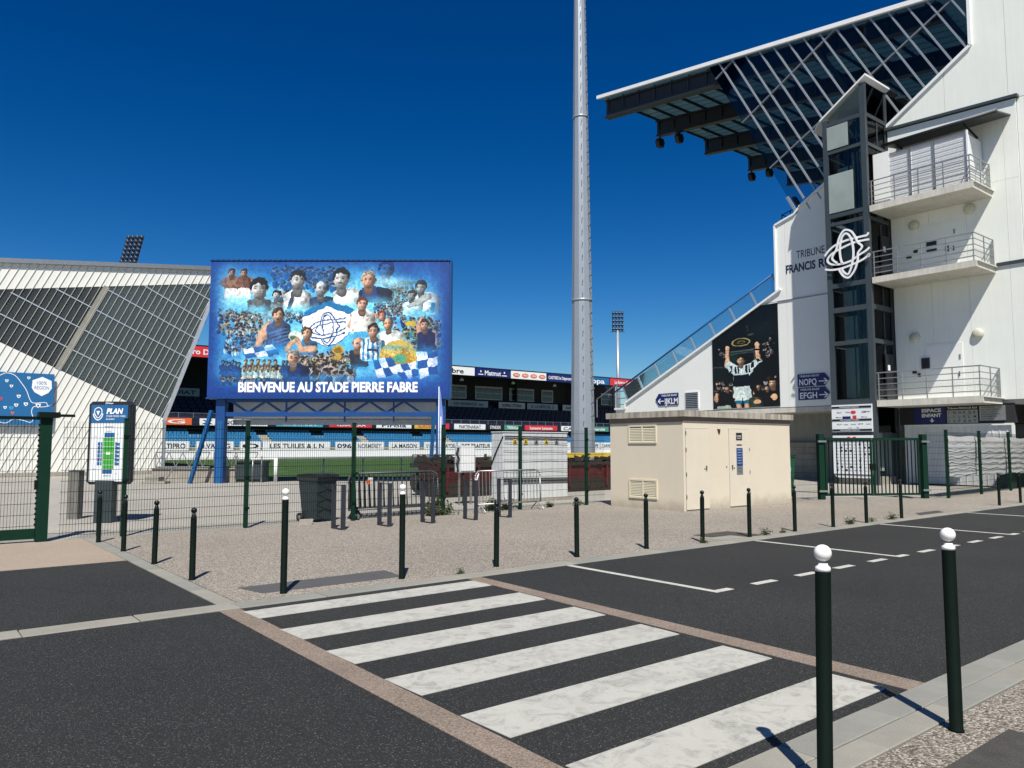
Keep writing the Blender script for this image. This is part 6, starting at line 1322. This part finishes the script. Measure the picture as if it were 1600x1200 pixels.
# white cabinet with cables
cb = thing('cabinet', 'large white electrical cabinet strapped with black cables, behind the fence', 'cabinet', (14.45, 18.5, 0))
MB().box(14.45, 17.12, 18.5, 19.05, .1, 2.15).build('body', 'cabinet', cb); MB().box(14.40, 17.3, 18.4, 19.15, 0, .1).build('plinth', 'conc', cb); MB().box(14.43, 17.14, 18.48, 19.07, 2.15, 2.18).build('top', 'cabinet', cb)
for k in range(1, 4): MB().box(14.45 + k * .667 - .006, 14.45 + k * .667 + .006, 18.493, 18.5, .15, 2.12).build('joint', 'galv', cb)
for k in range(5):
    s = MB().box(14.85 + k * .43, 15.0 + k * .43, 18.485, 18.499, 1.78, 1.96).build('warning_label', 'yellow' if k in (0, 1, 3) else 'kerb', cb); MB().prism([(14.88 + k * .43, 18.484, 1.82), (14.97 + k * .43, 18.484, 1.82), (14.925 + k * .43, 18.484, 1.93)], (0, .001, 0)).build('warning_mark', 'black', s)
for pts in ([(14.50, 18.46, 2.03), (17.12, 18.46, 2.0)], [(14.42, 19.05, 1.15), (14.42, 18.8, 1.55), (14.44, 18.47, 2.03)], [(14.44, 18.46, .74), (17.12, 18.46, .70)], [(14.44, 18.46, .66), (17.12, 18.46, .63)]): MB().tube(pts, .02, 6).build('cable', 'tyre', cb)
for z in (1.85, 1.6, 1.32, .98): MB().tube([(14.46, 18.47, z), (15.3, 18.465, z - .03), (16.3, 18.47, z - .01), (17.1, 18.465, z - .04)], .006, 5).build('wire', 'steel', cb)
# meter box on a stand
mbx = thing('meter_box', 'small white junction box on a stand with black cables, left of the white cabinet', 'junction box', (13.3, 18.85, 0))
MB().box(13.0, 13.56, 18.7, 18.95, .96, 1.74).build('box', 'cabinet', mbx); MB().box(13.05, 13.5, 18.68, 18.70, 1.0, 1.7).build('door', 'white', mbx)
for x in (13.05, 13.47): MB().box(x, x + .05, 18.8, 18.85, 0, .96).build('leg', 'galv', mbx)
MB().tube([(12.96, 18.72, .98), (12.90, 18.7, 1.2), (12.98, 18.7, 1.35), (12.9, 18.72, 1.5), (12.97, 18.72, 1.68)], .03, 6).build('cable', 'tyre', mbx); MB().tube([(13.2, 18.8, .96), (13.16, 18.7, .5), (13.05, 18.6, .1)], .03, 6).build('cable', 'tyre', mbx)
# skips
def skip(label, u0, u1, v0, v1):
    o = thing('skip', label, 'skip', (u0, v0, 0), 'oxblood skips behind the fence')
    MB().add([(u0 + .3, v0 + .1, .12), (u1 - .3, v0 + .1, .12), (u1 - .3, v1 - .1, .12), (u0 + .3, v1 - .1, .12), (u0, v0, 1.05), (u1, v0, 1.05), (u1, v1, 1.05), (u0, v1, 1.05)], [(0, 3, 2, 1), (0, 1, 5, 4), (1, 2, 6, 5), (2, 3, 7, 6), (3, 0, 4, 7), (4, 5, 6, 7)]).build('body', 'oxblood', o)
    MB().box(u0 - .04, u1 + .04, v0 - .05, v0 + .02, 1.0, 1.12).build('rim', 'rust', o); MB().box(u0 + .1, u1 - .1, v0 + .04, v1 - .1, 0.02, .5).build('chassis', 'rust', o)
    for k in range(5): u = u0 + .3 + k * (u1 - u0 - .6) / 4; MB().bar((u, v0 + .01, .2), (u, v0 - .03, 1.0), .08, .06).build('rib', 'oxblood', o)
    ld = MB(); r_ = random.Random(int(u0))
    for k in range(34): x = r_.uniform(u0 + .1, u1 - .3); y = r_.uniform(v0 + .1, v1 - .3); ld.bar((x, y, 1.05 + r_.random() * .25), (x + r_.uniform(-.6, .9), y + r_.uniform(-.4, .4), 1.1 + r_.random() * .35), r_.uniform(.04, .14), r_.uniform(.04, .2))
    ld.build('load', 'rust', o, stuff=True)
skip('dark red skip of scrap left of the white cabinet, behind the junction box', 14.2, 17.4, 21.6, 23.0)
skip('dark red skip of scrap between the mast foot and the kiosk', 19.6, 24.2, 21.4, 22.8)
yb = thing('yellow_barrier', 'yellow plastic barrier lying along the dark red skip at the mast foot', 'barrier', (20.5, 22.0, 1.3))
for k in range(4): MB().box(20.0 + k * .75, 20.7 + k * .75, 21.95, 22.1, 1.28, 1.46).build('segment', 'yellow', yb)
# trailer with black netting
tr = thing('trailer', 'low black flatbed trailer of rolled netting behind the stacked barriers', 'trailer', (14.08, 23.31, 0))
MB().prism([Vector((14.08, 23.31, .98)) + Rb * a - Nb * d for a, d in ((0, 0), (2.0, 0), (2.0, 1.2), (.25, 1.2))], (0, 0, .16)).build('bed', 'steelblk', tr)
ro = MB(); r_ = random.Random(4)
for k in range(7): p = Vector((14.13, 23.31, 1.17 + .05 * (k % 2))) + Rb * .1 - Nb * (.1 + .16 * k); ro.cyl(p, p + Rb * r_.uniform(1.6, 1.9), .08, .08, 8)
ro.build('rolled_netting', 'tyre', tr)
ra = MB(); p = Vector((14.15, 23.25, 1.42)); ra.tube([p, p + Rb * 1.8], .02); ra.tube([p, p - Vector((0, 0, .4))], .02); ra.tube([p + Rb * 1.8, p + Rb * 1.8 - Vector((0, 0, .4))], .02); ra.build('side_rail', 'steel', tr)
for a in (.4, 1.6): p = Vector((14.08, 23.31, .45)) + Rb * a - Nb * .2; MB().cyl(p, p - Nb * .22, .42, .42, 18).build('wheel', 'tyre', tr)
# dark crate, feather flag
dc = thing('mesh_crate', 'dark green mesh crate standing at the corner of the pitch rail', 'crate', (13.0, 36.6, 0))
bx = lambda a0, a1, d0, d1, z0, z1: MB().prism([Vector((12.7, 36.9, z0)) + Rb * a - Nb * d for a, d in ((a0, d0), (a1, d0), (a1, d1), (a0, d1))], (0, 0, z1 - z0))
bx(0, 1.3, 0, .9, .05, .92).build('body', 'bin', dc); bx(-.05, 1.35, -.05, .95, .92, 1.0).build('lid', 'steelblk', dc)
for a in (0, .42, .85, 1.25): bx(a, a + .06, -.04, 0, .05, .92).build('slat', 'steelblk', dc)
sc_ = thing('steel_screen', 'dark steel screen panels beside the crate under the hoarding', 'screen', (13.9, 35.9, 0))
sx = lambda a0, a1, d0, d1, z0, z1: MB().prism([Vector((13.0, 36.3, z0)) + Rb * a - Nb * d for a, d in ((a0, d0), (a1, d0), (a1, d1), (a0, d1))], (0, 0, z1 - z0))
for a in (-.6, 0, .62): sx(a, a + .05, .2, .25, 0, 1.25).build('post', 'galv', sc_)
sx(-.6, .66, .2, .23, .15, .85).build('panel', 'bin', sc_)
ff = thing('feather_flag', 'narrow pale blue feather flag in front of the right hoarding post', 'flag', (15.6, 23.6, 0))
f0 = Vector((15.47, 23.61, 0))
MB().cyl(f0, f0 + Vector((0, 0, 3.9)), .02, .012, 8).build('pole', 'white', ff)
MB().prism([f0 + Rb * a + Vector((0, 0, z)) for a, z in ((.02, 1.0), (.17, 1.0), (.18, 2.0), (.15, 2.9), (.09, 3.5), (.02, 3.95))], -Nb * .01).build('sail', 'flag', ff)
MB().prism([f0 + Rb * a + Vector((0, 0, z)) + Nb * .004 for a, z in ((.05, 1.2), (.09, 1.2), (.10, 2.8), (.06, 2.8))], Nb * .003).build('stripe', 'letter', ff)
fb = MB(); fb.bar(f0 - Rb * .3 + Vector((0, 0, .02)), f0 + Rb * .3 + Vector((0, 0, .02)), .04); fb.bar(f0 - Nb * .3 + Vector((0, 0, .02)), f0 + Nb * .3 + Vector((0, 0, .02)), .04); fb.build('foot', 'galv', ff)
# girder lengths lying on the low wall
def girder(label, p0, L_, n):
    o = thing('lattice_girder', label, 'girder', tuple(p0), 'lattice girders on the low wall'); D = Rb; h = .72
    MB().tube([p0 + Vector((0, 0, .03)), p0 + D * L_ + Vector((0, 0, .03))], .03, 6).build('chord', 'galv', o); MB().tube([p0 + Vector((0, 0, h)), p0 + D * L_ + Vector((0, 0, h))], .03, 6).build('chord', 'galv', o)
    for k in range(n):
        a = p0 + D * (L_ * k / n); b = p0 + D * (L_ * (k + .5) / n); c = p0 + D * (L_ * (k + 1) / n)
        MB().tube([a + Vector((0, 0, h)), b + Vector((0, 0, .03))], .02, 6).build('web', 'galv', o); MB().tube([b + Vector((0, 0, .03)), c + Vector((0, 0, h))], .02, 6).build('web', 'galv', o)
    MB().tube([p0 + Vector((0, 0, .03)), p0 + Vector((0, 0, h))], .025, 6).build('end_post', 'galv', o)
gz = Vector((0, 0, .70))
girder('long grey lattice girder left of the blue hoarding post', Vector((9.75, 39.45, 0)) + gz, 2.6, 4)
girder('grey lattice girder right of the blue hoarding post', Vector((11.95, 37.75, 0)) + gz, 2.1, 4)
pj = thing('pallet_jack', 'small pallet truck parked by the low wall left of the blue stay', 'pallet truck', (9.2, 38.0, 0))
p = Vector((8.9, 38.4, 0)); MB().prism([p + Rb * a - Nb * d for a, d in ((0, 0), (1.1, 0), (1.1, .6), (0, .6))], (0, 0, .1)).build('fork', 'conc', pj); MB().tube([p + Rb * 1.1 + Vector((0, 0, .1)), p + Rb * 1.5 + Vector((0, 0, .75))], .03, 6).build('handle', 'galv', pj); MB().prism([p + Rb * a - Nb * d + Vector((0, 0, .1)) for a, d in ((.2, 0), (.8, 0), (.8, .6), (.2, .6))], (0, 0, .2)).build('load', 'kerb', pj)
# white tarpaulin on the right-hand fence
tp = thing('tarpaulin', 'white tarpaulin tied to the wire fence before the shutter wall', 'tarpaulin', (28, 11.2, .7))
tv_ = MB(); N_ = 22; r_ = random.Random(6); vs = []
for j in range(9):
    for i in range(N_ + 1):
        u = 27.75 + i * 9.4 / N_; v = 11.13 + (u - 27.35) * .055 + .03 * math.sin(i * 1.9 + j * .8) + .02 * r_.random(); sag = .05 * math.sin(i * math.pi / 5.5) ** 2
        vs.append((u, v, .70 + j * 1.40 / 8 - (sag if j in (0, 8) else 0) - .03 * (i / N_)))
tv_.add(vs, [(j * (N_ + 1) + i, j * (N_ + 1) + i + 1, (j + 1) * (N_ + 1) + i + 1, (j + 1) * (N_ + 1) + i) for j in range(8) for i in range(N_)], True); tv_.build('sheet', 'tarp', tp, recalc=False)
tw = MB()
for z in (.86, 1.06, 1.26, 1.46, 1.66, 1.86): tw.bar((27.4, 10.96, z), (37.2, 11.45, z - .02), .014)
tw.build('tie_cord', 'wire', tp)
gt = thing('green_crate', 'small dark green box at the foot of the white tarpaulin', 'box', (35.4, 11.9, 0))
MB().box(35.3, 36.3, 11.8, 12.2, 0, .58).build('body', 'bin', gt); MB().box(35.26, 36.34, 11.76, 12.24, .58, .62).build('lid', 'steelblk', gt)
# weeds along the kerb and fence foot
def weed(loc, s, label, n=26, mat='weed'):
    o = thing('weed', label, 'weed', loc, 'weeds along the kerb and fence'); r_ = random.Random(int(loc[0] * 97 + loc[1] * 13)); lv = MB(); st = MB()
    for k in range(n):
        a = r_.uniform(0, 6.28); ln = s * r_.uniform(.4, 1.1); el = r_.uniform(.15, 1.3); b = Vector(loc); d = Vector((math.cos(a) * math.cos(el), math.sin(a) * math.cos(el), math.sin(el))); t = b + d * ln
        st.bar(b, t, s * .02)
        for q in range(4):
            m = b + d * ln * (.3 + .2 * q); sd = d.cross(Vector((r_.gauss(0, 1), r_.gauss(0, 1), 1))).normalized() * s * .13; lv.add([m, m + sd + d * s * .06, m + sd * 2 + d * s * .02, m + sd - d * s * .05], [(0, 1, 2, 3)])
    st.build('stem', 'drystem', o); lv.build('leaf', mat, o, stuff=True, recalc=False)
for (u, v), s, l in (((11.35, 8.72), .13, 'small green weed at the kerb by the channel slab'), ((13.3, 8.73), .17, 'low weed at the kerb right of the drain cover'), ((13.9, 8.72), .12, 'tiny weed at the kerb behind the parking line end'), ((16.6, 8.73), .20, 'bushy weed at the kerb before the double gate'), ((17.55, 8.73), .13, 'small weed at the kerb beside the second parking line'), ((18.45, 8.72), .19, 'weed clump at the kerb under the bollard before the right gate leaf'), ((6.1, 8.74), .09, 'dry weed tuft at the far right corner of the crossing')):
    weed((u, v, .01), s, l)
for (u, v), s, l in (((10.55, 16.3), .38, 'tall dark weed climbing the fence post right of the stacked barriers'), ((10.85, 16.5), .55, 'climbing weed behind the fence post by the stacked barriers'), ((12.6, 16.6), .36, 'pinkish weed behind the crowd barrier, left half'), ((13.1, 16.62), .34, 'pinkish weed behind the crowd barrier, right half'), ((14.6, 16.5), .2, 'low weed at the fence foot before the white cabinet'), ((15.6, 16.45), .2, 'low weed at the fence foot left of the kiosk')):
    weed((u, v, .0), s, l, 46)
rk_ = thing('brick_piece', 'broken brown block lying at the fence foot left of the bin', 'block', (7.0, 16.3, 0))
MB().prism([(7.0, 16.25, 0), (7.28, 16.2, 0), (7.3, 16.32, 0), (7.02, 16.36, 0)], (.05, 0, .12)).build('block', 'conc', rk_)
